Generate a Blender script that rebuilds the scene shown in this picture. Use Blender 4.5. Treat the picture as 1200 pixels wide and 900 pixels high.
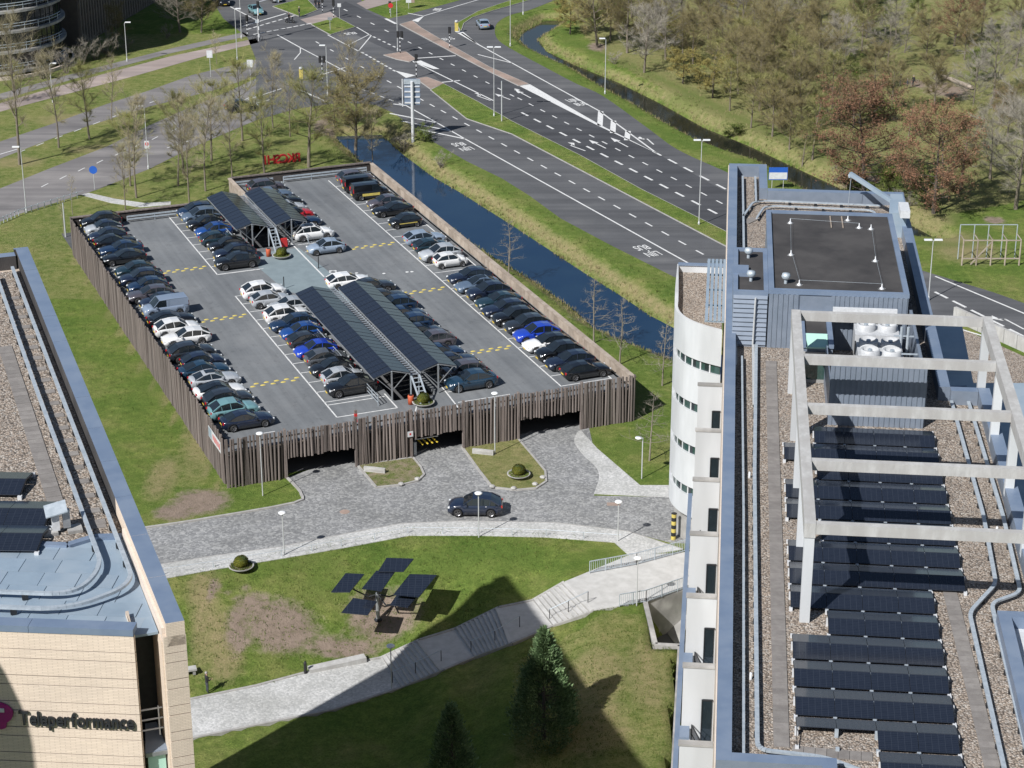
import bpy, bmesh, math, random
import numpy as np
from mathutils import Vector, Matrix
from mathutils.geometry import tessellate_polygon
for _o in list(bpy.data.objects): bpy.data.objects.remove(_o, do_unlink=True)
RND = random.Random(11)
S = bpy.context.scene
C = S.collection
rad = math.radians
# ------------------------------------------------------------ camera, sky, sun, exposure
FOC, PITCH, CAMH = 2427.0, rad(22.4), 75.0          # focal length in photo pixels (1200 wide)
cd = bpy.data.cameras.new('camera'); cam = bpy.data.objects.new('camera', cd); C.objects.link(cam)
cd.sensor_width = 36.0; cd.lens = FOC/1200*36.0; cd.clip_end = 6000; cd.clip_start = 0.5
cam.location = (0, 0, CAMH); cam.rotation_euler = (rad(90)-PITCH, 0, 0); S.camera = cam
SUN_EL, SHADOW_AZ = 42.0, 50.0                       # shadows run towards +x +y
w = bpy.data.worlds.new('World'); S.world = w; w.use_nodes = True
nt = w.node_tree; bg = nt.nodes['Background']
sky = nt.nodes.new('ShaderNodeTexSky'); sky.sky_type = 'NISHITA'; sky.sun_disc = False
sky.sun_elevation = rad(SUN_EL); sky.sun_rotation = rad(90-SHADOW_AZ+180); sky.air_density = 1.0; sky.dust_density = 0.6; sky.ozone_density = 1.5
nt.links.new(sky.outputs[0], bg.inputs[0]); bg.inputs[1].default_value = 0.058
sd = bpy.data.lights.new('sun', 'SUN'); sd.energy = 5.0; sd.angle = rad(0.5); sd.color = (1.0, 0.982, 0.962)
sun = bpy.data.objects.new('sun', sd); C.objects.link(sun)
_d = Vector((math.cos(rad(SHADOW_AZ))*math.cos(rad(SUN_EL)), math.sin(rad(SHADOW_AZ))*math.cos(rad(SUN_EL)), -math.sin(rad(SUN_EL))))
sun.rotation_euler = _d.to_track_quat('-Z', 'Y').to_euler()
S.view_settings.view_transform = 'Standard'; S.view_settings.look = 'None'
S.view_settings.exposure = 0.38; S.view_settings.gamma = 1.0; S.view_settings.use_curve_mapping = False
S.render.resolution_x, S.render.resolution_y = 1024, 768

# ------------------------------------------------------------ helpers
def P(u, v, z=0.0):
    """world point at height z seen at photo pixel (u, v)"""
    dx = (u-600)/FOC; dy = (450-v)/FOC
    ry = math.cos(PITCH)+dy*math.sin(PITCH); rz = -math.sin(PITCH)+dy*math.cos(PITCH)
    t = (z-CAMH)/rz
    return Vector((t*dx, t*ry, z))
def P2(u, v, z=0.0):
    p = P(u, v, z); return (p.x, p.y)
def hgt(u, v0, v1, z0=0.0):
    """height of a vertical thing standing at (u,v0) whose top shows at row v1"""
    p = P(u, v0, z0); lo, hi = 0.0, 60.0
    for _ in range(40):
        m = (lo+hi)/2
        y, z = p.y, z0+m-CAMH
        d = y*math.cos(PITCH)-z*math.sin(PITCH); up = y*math.sin(PITCH)+z*math.cos(PITCH)
        if 450-FOC*up/d > v1: lo = m
        else: hi = m
    return lo
class MB:
    """collects faces, builds ONE mesh object"""
    def __init__(s): s.v = []; s.f = []; s.m = []
    def add(s, vs, fs, mi=0):
        n = len(s.v); s.v += [tuple(p) for p in vs]; s.f += [tuple(i+n for i in f) for f in fs]; s.m += [mi]*len(fs); return s
    def box(s, x0, x1, y0, y1, z0, z1, mi=0, top=None):
        s.add([(x0,y0,z0),(x1,y0,z0),(x1,y1,z0),(x0,y1,z0),(x0,y0,z1),(x1,y0,z1),(x1,y1,z1),(x0,y1,z1)],
              [(0,3,2,1),(0,1,5,4),(1,2,6,5),(2,3,7,6),(3,0,4,7)], mi)
        n = len(s.v); s.f.append((n-4,n-3,n-2,n-1)); s.m.append(mi if top is None else top); return s
    def beam(s, a, b, w, h=None, mi=0):
        """square bar from a to b"""
        h = h or w; a = Vector(a); b = Vector(b); d = (b-a).normalized()
        up = Vector((0,0,1)) if abs(d.z) < .95 else Vector((0,1,0))
        x = d.cross(up).normalized()*(w/2); y = x.cross(d).normalized()*(h/2)
        vs = [a-x-y,a+x-y,a+x+y,a-x+y,b-x-y,b+x-y,b+x+y,b-x+y]
        return s.add(vs, [(0,3,2,1),(4,5,6,7),(0,1,5,4),(1,2,6,5),(2,3,7,6),(3,0,4,7)], mi)
    def tube(s, a, b, r0, r1=None, n=6, mi=0, cap=True):
        r1 = r0 if r1 is None else r1; a = Vector(a); b = Vector(b); d = (b-a)
        if d.length < 1e-6: return s
        d.normalize(); up = Vector((0,0,1)) if abs(d.z) < .95 else Vector((0,1,0))
        x = d.cross(up).normalized(); y = x.cross(d)
        vs = []; 
        for c, r in ((a,r0),(b,r1)):
            for k in range(n):
                t = 2*math.pi*k/n; vs.append(c+x*(r*math.cos(t))+y*(r*math.sin(t)))
        fs = [(k,(k+1)%n,n+(k+1)%n,n+k) for k in range(n)]
        if cap: fs += [tuple(range(n-1,-1,-1)), tuple(range(n,2*n))]
        return s.add(vs, fs, mi)
    def path(s, pts, r, n=6, mi=0):
        for a, b in zip(pts, pts[1:]): s.tube(a, b, r, r, n, mi)
        return s
    def bars(s, pts, w, h, mi=0):
        for a, b in zip(pts, pts[1:]): s.beam(a, b, w, h, mi)
        return s
    def lathe(s, prof, n=16, c=(0,0,0), mi=0, axis='z'):
        vs = []
        for r, z in prof:
            for k in range(n):
                t = 2*math.pi*k/n
                if axis == 'z': vs.append((c[0]+r*math.cos(t), c[1]+r*math.sin(t), c[2]+z))
                else: vs.append((c[0]+r*math.cos(t), c[1]+z, c[2]+r*math.sin(t)))
        m = len(prof); fs = []
        for i in range(m-1):
            for k in range(n):
                a, b = i*n+k, i*n+(k+1)%n
                fs.append((a,b,b+n,a+n) if axis == 'z' else (a,a+n,b+n,b))
        return s.add(vs, fs, mi)
    def prism(s, poly, z0, z1, mi=0, top=None, cap=True):
        n = len(poly)
        ar = sum(poly[i][0]*poly[(i+1)%n][1]-poly[(i+1)%n][0]*poly[i][1] for i in range(n))
        if ar < 0: poly = poly[::-1]
        zz0 = z0 if isinstance(z0,(list,tuple)) else [z0]*n; zz1 = z1 if isinstance(z1,(list,tuple)) else [z1]*n
        s.add([(p[0],p[1],zz0[i]) for i,p in enumerate(poly)]+[(p[0],p[1],zz1[i]) for i,p in enumerate(poly)],
              [(i,(i+1)%n,n+(i+1)%n,n+i) for i in range(n)], mi)
        if cap:
            tr = tessellate_polygon([[Vector((p[0],p[1],0)) for p in poly]])
            tt = []
            for a,b,c in tr:
                A,B,D = poly[a],poly[b],poly[c]
                if (B[0]-A[0])*(D[1]-A[1])-(B[1]-A[1])*(D[0]-A[0]) < 0: b,c = c,b
                tt.append((a,b,c))
            s.add([(p[0],p[1],zz1[i]) for i,p in enumerate(poly)], tt, mi if top is None else top)
        return s
    def quad(s, a, b, c, d, mi=0): return s.add([a,b,c,d], [(0,1,2,3)], mi)
    def mesh(s, name, mats, smooth=False):
        me = bpy.data.meshes.new(name); me.from_pydata(s.v, [], s.f)
        mats = mats if isinstance(mats,(list,tuple)) else [mats]
        for m in mats: me.materials.append(m)
        if len(mats) > 1: me.polygons.foreach_set('material_index', s.m)
        if smooth: me.polygons.foreach_set('use_smooth', [True]*len(s.f))
        me.update(); return me
    def build(s, name, mats, parent=None, smooth=False, loc=None):
        return link(name, s.mesh(name, mats, smooth), parent, loc)
def link(name, me, parent=None, loc=None, rz=0.0):
    o = bpy.data.objects.new(name, me); C.objects.link(o)
    if parent is not None: o.parent = parent
    if loc is not None: o.location = loc
    if rz: o.rotation_euler = (0,0,rz)
    return o
def tag(o, label=None, cat=None, group=None, kind=None):
    if label: o['label'] = label
    if cat: o['category'] = cat
    if group: o['group'] = group
    if kind: o['kind'] = kind
    return o
def thing(name, label, cat, loc=(0,0,0), rz=0.0, group=None):
    o = link(name, None, None, loc, rz); o.empty_display_size = .3
    return tag(o, label, cat, group)
CH = {}
def copy_tree(o, parent=None):
    c = o.copy(); C.objects.link(c)
    if parent is not None: c.parent = parent
    for ch in [k for k in o.children]: copy_tree(ch, c)
    return c
ORD = ['first','second','third','fourth','fifth','sixth','seventh','eighth','ninth','tenth','eleventh','twelfth','thirteenth','fourteenth','fifteenth','sixteenth','seventeenth','eighteenth','nineteenth','twentieth']
def nth(i):
    if i < 20: return ORD[i]
    t = ['twenty','thirty','forty','fifty','sixty'][(i+1)//10-2]; r = (i+1) % 10
    return (t+'-'+ORD[r-1]) if r else {'twenty':'twentieth','thirty':'thirtieth','forty':'fortieth','fifty':'fiftieth','sixty':'sixtieth'}[t]

# ------------------------------------------------------------ materials
def _nt(name):
    m = bpy.data.materials.new(name); m.use_nodes = True
    t = m.node_tree; return m, t, t.nodes['Principled BSDF']
def nd(t, typ, **k):
    n = t.nodes.new(typ)
    for a, b in k.items():
        if a.startswith('i_'):
            key = a[2:]; n.inputs[int(key) if key.isdigit() else key.replace('_',' ')].default_value = b
        else: setattr(n, a, b)
    return n
def ramp(t, src, stops):
    r = t.nodes.new('ShaderNodeValToRGB'); e = r.color_ramp.elements
    while len(e) < len(stops): e.new(.5)
    for x, (p, c) in zip(e, stops): x.position = p; x.color = (*c, 1) if len(c) == 3 else c
    t.links.new(src, r.inputs[0]); return r.outputs[0]
def mixc(t, fac, a, b, mode='MIX'):
    n = t.nodes.new('ShaderNodeMix'); n.data_type = 'RGBA'; n.blend_type = mode
    for key, x in ((0,fac),(6,a),(7,b)):
        if hasattr(x,'is_linked') or hasattr(x,'links'): t.links.new(x, n.inputs[key])
        elif isinstance(x,(int,float)): n.inputs[key].default_value = x
        else: n.inputs[key].default_value = (*x,1) if len(x) == 3 else x
    return n.outputs[2]
def math_(t, op, a, b=None):
    n = t.nodes.new('ShaderNodeMath'); n.operation = op
    for k, x in ((0,a),(1,b)):
        if x is None: continue
        if isinstance(x,(int,float)): n.inputs[k].default_value = x
        else: t.links.new(x, n.inputs[k])
    return n.outputs[0]
def coords(t, kind='Object', var=False, scale=None):
    tc = t.nodes.new('ShaderNodeTexCoord'); out = tc.outputs['Object' if kind == 'World' else kind]
    if kind == 'World':
        g = t.nodes.new('ShaderNodeNewGeometry'); out = g.outputs['Position']
    if var:
        oi = t.nodes.new('ShaderNodeObjectInfo'); m = nd(t,'ShaderNodeVectorMath',operation='SCALE'); m.inputs[0].default_value=(37.,91.,53.)
        t.links.new(oi.outputs['Random'], m.inputs['Scale']); a = nd(t,'ShaderNodeVectorMath',operation='ADD')
        t.links.new(out, a.inputs[0]); t.links.new(m.outputs[0], a.inputs[1]); out = a.outputs[0]
    if scale:
        mp = nd(t,'ShaderNodeMapping'); mp.inputs['Scale'].default_value = scale; t.links.new(out, mp.inputs[0]); out = mp.outputs[0]
    return out
def noise(t, co, scale, detail=5, rough=.6):
    n = nd(t,'ShaderNodeTexNoise'); n.inputs['Scale'].default_value = scale; n.inputs['Detail'].default_value = detail; n.inputs['Roughness'].default_value = rough
    t.links.new(co, n.inputs['Vector']); return n.outputs['Fac']
def bump(t, b, h, strength=.3, dist=.05):
    n = nd(t,'ShaderNodeBump'); n.inputs['Strength'].default_value = strength; n.inputs['Distance'].default_value = dist
    t.links.new(h, n.inputs['Height']); t.links.new(n.outputs[0], b.inputs['Normal'])
def mat(name, c1, c2=None, scale=2.0, rough=.8, bmp=0.0, bs=None, metal=0.0, var=0.0, stretch=None, spec=.5, coat=0.0, lo=.35, hi=.65, big=None, bigs=.2, co='Object'):
    m, t, b = _nt(name); c2 = c2 or tuple(x*.8 for x in c1)
    vec = coords(t, co, var > 0, stretch); n = noise(t, vec, scale)
    col = ramp(t, n, [(lo,c1),(hi,c2)])
    if big:
        n2 = noise(t, vec, bigs, 3); col = mixc(t, ramp(t, n2, [(.42,(0,0,0)),(.62,(1,1,1))]), col, big)
    if var:
        oi = t.nodes.new('ShaderNodeObjectInfo'); hs = nd(t,'ShaderNodeHueSaturation')
        mr = nd(t,'ShaderNodeMapRange'); mr.inputs['To Min'].default_value = 1-var; mr.inputs['To Max'].default_value = 1+var
        t.links.new(oi.outputs['Random'], mr.inputs[0]); t.links.new(mr.outputs[0], hs.inputs['Value']); t.links.new(col, hs.inputs['Color']); col = hs.outputs[0]
    t.links.new(col, b.inputs['Base Color'])
    b.inputs['Roughness'].default_value = rough; b.inputs['Metallic'].default_value = metal; b.inputs['Specular IOR Level'].default_value = spec; b.inputs['Coat Weight'].default_value = coat
    if bmp: bump(t, b, noise(t, vec, bs or scale*4), bmp)
    return m
M = {}
M['concrete'] = mat('concrete', (.42,.41,.39), (.30,.29,.275), 1.2, .9, .3, 9, big=(.22,.215,.205), bigs=.35)
M['concrete_beam'] = mat('concrete_beam', (.43,.425,.41), (.35,.345,.33), 2.2, .9, .3, 12, big=(.335,.325,.31), bigs=.7, stretch=(1.6,1,.5))
M['white_wall'] = mat('white_wall', (.53,.545,.555), (.47,.485,.495), .7, .8, .1, 8, big=(.40,.41,.415), bigs=.25, stretch=(1,1,.25))
M['pale_stone'] = mat('pale_stone', (.62,.53,.45), (.55,.47,.40), 3, .85)
M['blue_metal'] = mat('blue_metal', (.175,.228,.315), (.15,.20,.285), .8, .45, .03, 3, metal=.2, big=(.20,.25,.33), bigs=.5)
M['blue_sheet'] = mat('blue_sheet', (.265,.335,.40), (.225,.29,.355), .9, .5, .03, 3, metal=.15, big=(.29,.35,.405), bigs=.4, var=.05)
M['grey_clad'] = mat('grey_clad', (.21,.245,.30), (.18,.215,.265), 1.5, .45, metal=.25)
M['grey_metal'] = mat('grey_metal', (.40,.42,.44), (.32,.34,.36), 3, .45, metal=.6)
M['galv'] = mat('galvanised', (.48,.53,.57), (.36,.41,.45), 4, .5, metal=.35)
M['dark_metal'] = mat('dark_metal', (.03,.032,.036), (.02,.021,.024), 4, .5, metal=.3)
M['white_metal'] = mat('white_metal', (.58,.59,.60), (.48,.49,.50), 4, .45)
M['pole'] = mat('pole_paint', (.52,.53,.53), (.44,.45,.45), 3, .5, metal=.2)
M['lamp_glass'] = mat('lamp_glass', (.75,.76,.76), (.66,.67,.68), 4, .3)
M['bitumen'] = mat('bitumen', (.040,.037,.036), (.028,.026,.026), .7, .9, .3, 14, big=(.055,.051,.049), bigs=.3)
M['black'] = mat('black_plastic', (.012,.012,.013), (.018,.018,.019), 8, .6)
M['rubber'] = mat('rubber', (.014,.014,.014), (.02,.02,.02), 8, .85)
M['rim'] = mat('rim', (.36,.36,.37), (.25,.25,.26), 8, .35, metal=.8)
M['white_paint'] = mat('road_paint', (.62,.62,.605), (.36,.36,.35), 3.5, .8, lo=.45, hi=.8)
M['yellow'] = mat('yellow_paint', (.56,.45,.09), (.42,.34,.10), 2.5, .7)
M['red'] = mat('red_paint', (.50,.03,.03), (.42,.025,.025), 3, .5)
M['orange'] = mat('orange_paint', (.50,.10,.04), (.42,.09,.04), 3, .6)
M['blue_sign'] = mat('blue_sign', (.02,.10,.42), (.02,.09,.38), 3, .4)
M['magenta'] = mat('magenta_sign', (.30,.01,.16), (.26,.01,.14), 3, .4)
M['letter'] = mat('letter_grey', (.022,.024,.028), (.017,.019,.023), 3, .45)
M['green_panel'] = mat('green_panel', (.42,.66,.55), (.40,.63,.53), 2, .3)
M['timber'] = mat('timber', (.150,.122,.109), (.090,.073,.066), 3.0, .9, .5, 8, var=.25, stretch=(6,6,.7), big=(.185,.155,.14), bigs=.8)
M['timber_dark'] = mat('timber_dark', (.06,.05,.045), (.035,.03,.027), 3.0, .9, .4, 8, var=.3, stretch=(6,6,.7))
M['timber_pale'] = mat('timber_pale', (.31,.255,.205), (.235,.19,.15), 2.2, .9, .5, 7, var=.15, big=(.36,.305,.25), bigs=.6)
M['deck'] = mat('deck_asphalt', (.150,.156,.160), (.128,.133,.137), 1.0, .95, .2, 22, big=(.172,.175,.175), bigs=.12)
def deckm():
    m, t, b = _nt('deck_surface'); vec = coords(t)
    n1 = noise(t, vec, .13, 5); col = ramp(t, n1, [(.32,(.112,.120,.128)),(.5,(.138,.146,.153)),(.68,(.164,.171,.176))])
    mp = nd(t,'ShaderNodeMapping'); mp.inputs['Scale'].default_value = (1.3,.045,1); t.links.new(vec, mp.inputs[0]); n2 = noise(t, mp.outputs[0], 1.0, 4)
    col = mixc(t, 1.0, col, ramp(t, n2, [(.32,(.84,.84,.84)),(.68,(1.12,1.12,1.11))]), 'MULTIPLY')
    n3 = noise(t, vec, 1.7, 6, .7); col = mixc(t, 1.0, col, ramp(t, n3, [(.30,(.74,.74,.74)),(.42,(1,1,1)),(.7,(1.07,1.07,1.07))]), 'MULTIPLY')
    t.links.new(col, b.inputs['Base Color']); b.inputs['Roughness'].default_value = .93; bump(t, b, noise(t, vec, 22), .2); return m
M['deck'] = deckm()
M['fan_white'] = mat('fan_casing', (.46,.47,.48), (.38,.39,.40), 4, .5)
M['deck_blue'] = mat('deck_blue', (.19,.235,.25), (.16,.20,.215), .9, .92, .15, 20)
M['soil'] = mat('soil', (.26,.20,.155), (.19,.145,.11), 2.0, 1.0, .5, 8)
M['brick_red'] = mat('tan_paving', (.34,.25,.205), (.27,.20,.165), 2.5, .9, .2, 10, big=(.22,.17,.14), bigs=.2)
M['kerb'] = mat('kerb_stone', (.36,.35,.33), (.27,.26,.25), 2, .9, .2, 10)
M['skin'] = mat('skin', (.50,.31,.23), (.46,.28,.2), 5, .6)
M['cloth_black'] = mat('cloth_black', (.012,.012,.014), (.02,.02,.022), 9, .95)
M['cloth_grey'] = mat('cloth_grey', (.05,.055,.065), (.035,.04,.05), 9, .95)
M['cloth_white'] = mat('cloth_white', (.6,.6,.6), (.5,.5,.5), 9, .95)
M['hair'] = mat('hair', (.35,.33,.31), (.25,.24,.22), 20, .9)
def glassy(name, c, rough=.08, metal=0.0, spec=.8):
    m, t, b = _nt(name); n = noise(t, coords(t), 2.5, 2)
    t.links.new(ramp(t, n, [(.3,c),(.7,tuple(x*1.35 for x in c))]), b.inputs['Base Color'])
    b.inputs['Roughness'].default_value = rough; b.inputs['Metallic'].default_value = metal; b.inputs['Specular IOR Level'].default_value = spec; return m
M['car_glass'] = glassy('car_glass', (.010,.014,.018), .05)
M['glass_dark'] = glassy('window_glass', (.012,.018,.022), .07)
M['glass_green'] = glassy('green_glass', (.022,.05,.045), .08)
M['headlight'] = glassy('headlight', (.55,.57,.58), .1)
M['taillight'] = glassy('taillight', (.35,.01,.012), .15)
# car paint takes its colour from each car
def car_paint():
    m, t, b = _nt('car_paint'); oi = t.nodes.new('ShaderNodeObjectInfo')
    n = noise(t, coords(t), 3.0, 3); k = ramp(t, n, [(.3,(.94,.94,.94)),(.7,(1,1,1))])
    t.links.new(mixc(t, 1.0, oi.outputs['Color'], k, 'MULTIPLY'), b.inputs['Base Color'])
    b.inputs['Roughness'].default_value = .28; b.inputs['Metallic'].default_value = .0; b.inputs['Coat Weight'].default_value = 1.0; b.inputs['Coat Roughness'].default_value = .06
    return m
M['car_paint'] = car_paint()
M['plate'] = mat('number_plate', (.62,.45,.05), (.58,.42,.05), 5, .5)
def solar():
    m, t, b = _nt('solar_cell'); vec = coords(t,'Generated')
    br = nd(t,'ShaderNodeTexBrick'); br.offset = 0; br.inputs['Scale'].default_value = 1.0; br.inputs['Mortar Size'].default_value = .006
    br.inputs['Brick Width'].default_value = .1667; br.inputs['Row Height'].default_value = .1
    br.inputs['Color1'].default_value = (.012,.016,.026,1); br.inputs['Color2'].default_value = (.015,.0195,.031,1); br.inputs['Mortar'].default_value = (.028,.034,.047,1)
    t.links.new(vec, br.inputs['Vector']); t.links.new(br.outputs[0], b.inputs['Base Color'])
    b.inputs['Roughness'].default_value = .12; b.inputs['Specular IOR Level'].default_value = .6; return m
M['solar'] = solar()
M['solar_edge'] = mat('solar_frame', (.02,.022,.027), (.03,.032,.037), 6, .4, metal=.5)
def gravel():
    m, t, b = _nt('gravel'); vec = coords(t)
    v = nd(t,'ShaderNodeTexVoronoi'); v.inputs['Scale'].default_value = 10.5; t.links.new(vec, v.inputs['Vector'])
    sep = nd(t,'ShaderNodeSeparateColor'); t.links.new(v.outputs['Color'], sep.inputs[0])
    col = ramp(t, sep.outputs[0], [(0,(.16,.125,.10)),(.3,(.31,.25,.195)),(.55,(.42,.34,.27)),(.85,(.38,.345,.305)),(1,(.58,.52,.45))])
    n2 = noise(t, vec, .55, 4); col = mixc(t, ramp(t, n2, [(.46,(0,0,0)),(.72,(.6,.6,.6))]), col, (.22,.185,.155))
    edge = ramp(t, v.outputs['Distance'], [(.35,(1,1,1)),(.75,(.35,.35,.35))]); col = mixc(t, 1.0, col, edge, 'MULTIPLY')
    t.links.new(col, b.inputs['Base Color']); b.inputs['Roughness'].default_value = .9
    inv = math_(t,'SUBTRACT',1.0,v.outputs['Distance']); bump(t, b, inv, .9, .06); return m
M['gravel'] = gravel()
def brickwall(name, c1, c2, mortar, bw=.21, rh=.065, band=None):
    """courses of small bricks on the two wall directions"""
    m, t, b = _nt(name); vec = coords(t)
    sx = nd(t,'ShaderNodeSeparateXYZ'); t.links.new(vec, sx.inputs[0])
    hx = math_(t,'ADD',sx.outputs[0],sx.outputs[1]); cb = nd(t,'ShaderNodeCombineXYZ'); t.links.new(hx, cb.inputs[0]); t.links.new(sx.outputs[2], cb.inputs[1])
    br = nd(t,'ShaderNodeTexBrick'); br.inputs['Scale'].default_value = 1; br.inputs['Brick Width'].default_value = bw; br.inputs['Row Height'].default_value = rh; br.inputs['Mortar Size'].default_value = .008
    for k, c in (('Color1',c1),('Color2',c2),('Mortar',mortar)): br.inputs[k].default_value = (*c,1)
    t.links.new(cb.outputs[0], br.inputs['Vector'])
    n = noise(t, vec, .4, 4); col = mixc(t, 1.0, br.outputs[0], ramp(t, n, [(.3,(.92,.92,.92)),(.7,(1.05,1.04,1.02))]), 'MULTIPLY')
    t.links.new(col, b.inputs['Base Color']); b.inputs['Roughness'].default_value = .88; return m
M['brick_beige'] = brickwall('beige_brick', (.66,.555,.455), (.59,.495,.405), (.47,.39,.315))
def cobble(name, c1, c2, c3, sc=5.5, big=.25):
    m, t, b = _nt(name); vec = coords(t,'World')
    v = nd(t,'ShaderNodeTexVoronoi'); v.inputs['Scale'].default_value = sc; t.links.new(vec, v.inputs['Vector'])
    sep = nd(t,'ShaderNodeSeparateColor'); t.links.new(v.outputs['Color'], sep.inputs[0])
    n1 = noise(t, vec, 1.1, 6, .75); k = math_(t,'ADD',math_(t,'MULTIPLY',sep.outputs[0],.55),math_(t,'MULTIPLY',n1,.75))
    col = ramp(t, k, [(.25,c1),(.62,c2),(.98,c3)])
    n2 = noise(t, vec, big, 3); col = mixc(t, 1.0, col, ramp(t, n2, [(.3,(.82,.82,.80)),(.7,(1.1,1.1,1.1))]), 'MULTIPLY')
    t.links.new(col, b.inputs['Base Color']); b.inputs['Roughness'].default_value = .85
    bump(t, b, math_(t,'SUBTRACT',1.0,v.outputs['Distance']), .4, .03); return m
M['cobble'] = cobble('cobbles', (.135,.137,.142), (.205,.207,.208), (.33,.33,.325))
M['granite'] = cobble('granite_setts', (.31,.31,.305), (.40,.40,.39), (.52,.515,.505), 6.5)
def asphalt(name, c1, c2, c3):
    m, t, b = _nt(name); vec = coords(t,'World')
    n = noise(t, vec, .11, 5, .6); col = ramp(t, n, [(.33,c1),(.5,c2),(.68,c3)])
    # wear along the driving direction
    mp = nd(t,'ShaderNodeMapping'); mp.inputs['Rotation'].default_value = (0,0,rad(64)); mp.inputs['Scale'].default_value = (.012,.55,1); t.links.new(vec, mp.inputs[0])
    n2 = noise(t, mp.outputs[0], 1.0, 4, .55); col = mixc(t, 1.0, col, ramp(t, n2, [(.3,(.74,.74,.75)),(.7,(1.22,1.21,1.19))]), 'MULTIPLY')
    vo = nd(t,'ShaderNodeTexVoronoi'); vo.inputs['Scale'].default_value = .09; vo.distance = 'CHEBYCHEV'; mp2 = nd(t,'ShaderNodeMapping'); mp2.inputs['Rotation'].default_value = (0,0,rad(64)); mp2.inputs['Scale'].default_value = (.5,2.6,1); t.links.new(vec, mp2.inputs[0]); t.links.new(mp2.outputs[0], vo.inputs['Vector'])
    sc_ = nd(t,'ShaderNodeSeparateColor'); t.links.new(vo.outputs['Color'], sc_.inputs[0]); col = mixc(t, 1.0, col, ramp(t, sc_.outputs[0], [(0,(.84,.84,.85)),(.25,(.97,.97,.97)),(.8,(1.03,1.03,1.03)),(1,(1.16,1.15,1.13))]), 'MULTIPLY')
    n3 = noise(t, vec, 9, 4, .8); col = mixc(t, 1.0, col, ramp(t, n3, [(.3,(.88,.88,.88)),(.7,(1.1,1.1,1.1))]), 'MULTIPLY')
    t.links.new(col, b.inputs['Base Color']); b.inputs['Roughness'].default_value = .9; bump(t, b, n3, .15, .02); return m
M['asphalt'] = asphalt('asphalt', (.070,.072,.077), (.083,.085,.090), (.105,.106,.108))
M['asphalt_new'] = asphalt('asphalt_dark', (.042,.044,.049), (.052,.054,.060), (.066,.067,.072))
M['asphalt_old'] = asphalt('asphalt_old', (.15,.142,.14), (.18,.17,.168), (.21,.20,.195))
M['bike'] = asphalt('bike_path_red', (.24,.20,.185), (.29,.24,.22), (.32,.27,.25))
def water():
    m, t, b = _nt('water'); vec = coords(t,'World'); n = noise(t, vec, .12, 4)
    t.links.new(ramp(t, n, [(.35,(.005,.022,.055)),(.65,(.010,.030,.062))]), b.inputs['Base Color'])
    b.inputs['Roughness'].default_value = .06; b.inputs['IOR'].default_value = 1.33; b.inputs['Specular IOR Level'].default_value = .9
    bump(t, b, noise(t, vec, 1.6, 4), .10, .05); return m
M['water'] = water()
M['water_murky'] = water(); M['water_murky'].name = 'murky_water'
M['water_murky'].node_tree.nodes['Principled BSDF'].inputs['Specular IOR Level'].default_value = .65
for _n in M['water_murky'].node_tree.nodes:
    if _n.type == 'VALTORGB': _n.color_ramp.elements[0].color = (.014,.016,.012,1); _n.color_ramp.elements[1].color = (.022,.024,.016,1)
def grass():
    m, t, b = _nt('grass'); vec = coords(t,'World')
    n1 = noise(t, vec, .16, 5, .65); n2 = noise(t, vec, 1.1, 6, .75); n3 = noise(t, vec, 6.5, 6, .85)
    base = ramp(t, n1, [(.34,(.092,.150,.030)),(.50,(.132,.182,.042)),(.68,(.200,.212,.072))])
    det = ramp(t, n2, [(.3,(.68,.72,.66)),(.52,(1.0,1.0,1.0)),(.68,(1.42,1.32,1.36))]); col = mixc(t, 1.0, base, det, 'MULTIPLY')
    col = mixc(t, 1.0, col, ramp(t, n3, [(.3,(.52,.55,.52)),(.7,(1.5,1.45,1.4))]), 'MULTIPLY')
    def att(nm):
        a = nd(t,'ShaderNodeAttribute'); a.attribute_name = nm; return a.outputs['Fac']
    def mask(nm, amp):
        k = math_(t,'ADD',att(nm),math_(t,'MULTIPLY',math_(t,'SUBTRACT',math_(t,'ADD',math_(t,'MULTIPLY',n2,.65),math_(t,'MULTIPLY',n3,.35)),.5),amp))
        return k
    dryc = ramp(t, n3, [(.3,(.21,.175,.085)),(.7,(.36,.30,.165))])
    col = mixc(t, ramp(t, mask('dry',1.5), [(.25,(0,0,0)),(.85,(1,1,1))]), col, dryc)
    lushc = ramp(t, n3, [(.3,(.070,.118,.022)),(.7,(.14,.19,.045))])
    col = mixc(t, ramp(t, mask('lush',1.2), [(.35,(0,0,0)),(.9,(.85,.85,.85))]), col, lushc)
    soilc = ramp(t, n2, [(.3,(.20,.155,.12)),(.7,(.31,.245,.195))])
    col = mixc(t, ramp(t, mask('soil',1.7), [(.34,(0,0,0)),(.72,(1,1,1))]), col, soilc)
    t.links.new(col, b.inputs['Base Color']); b.inputs['Roughness'].default_value = 1.0; b.inputs['Specular IOR Level'].default_value = .1
    bump(t, b, math_(t,'ADD',n2,n3), .9, .18); return m
M['grass'] = grass()
def foliage(name, c1, c2, c3=None, rough=.8):
    m, t, b = _nt(name); g = nd(t,'ShaderNodeNewGeometry'); c3 = c3 or c2
    col = ramp(t, g.outputs['Random Per Island'], [(0,c1),(.6,c2),(1,c3)])
    oi = t.nodes.new('ShaderNodeObjectInfo'); hs = nd(t,'ShaderNodeHueSaturation'); mr = nd(t,'ShaderNodeMapRange')
    mr.inputs['To Min'].default_value = .75; mr.inputs['To Max'].default_value = 1.25
    t.links.new(oi.outputs['Random'], mr.inputs[0]); t.links.new(mr.outputs[0], hs.inputs['Value']); t.links.new(col, hs.inputs['Color'])
    t.links.new(hs.outputs[0], b.inputs['Base Color']); b.inputs['Roughness'].default_value = rough; b.inputs['Specular IOR Level'].default_value = .25
    return m
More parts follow.
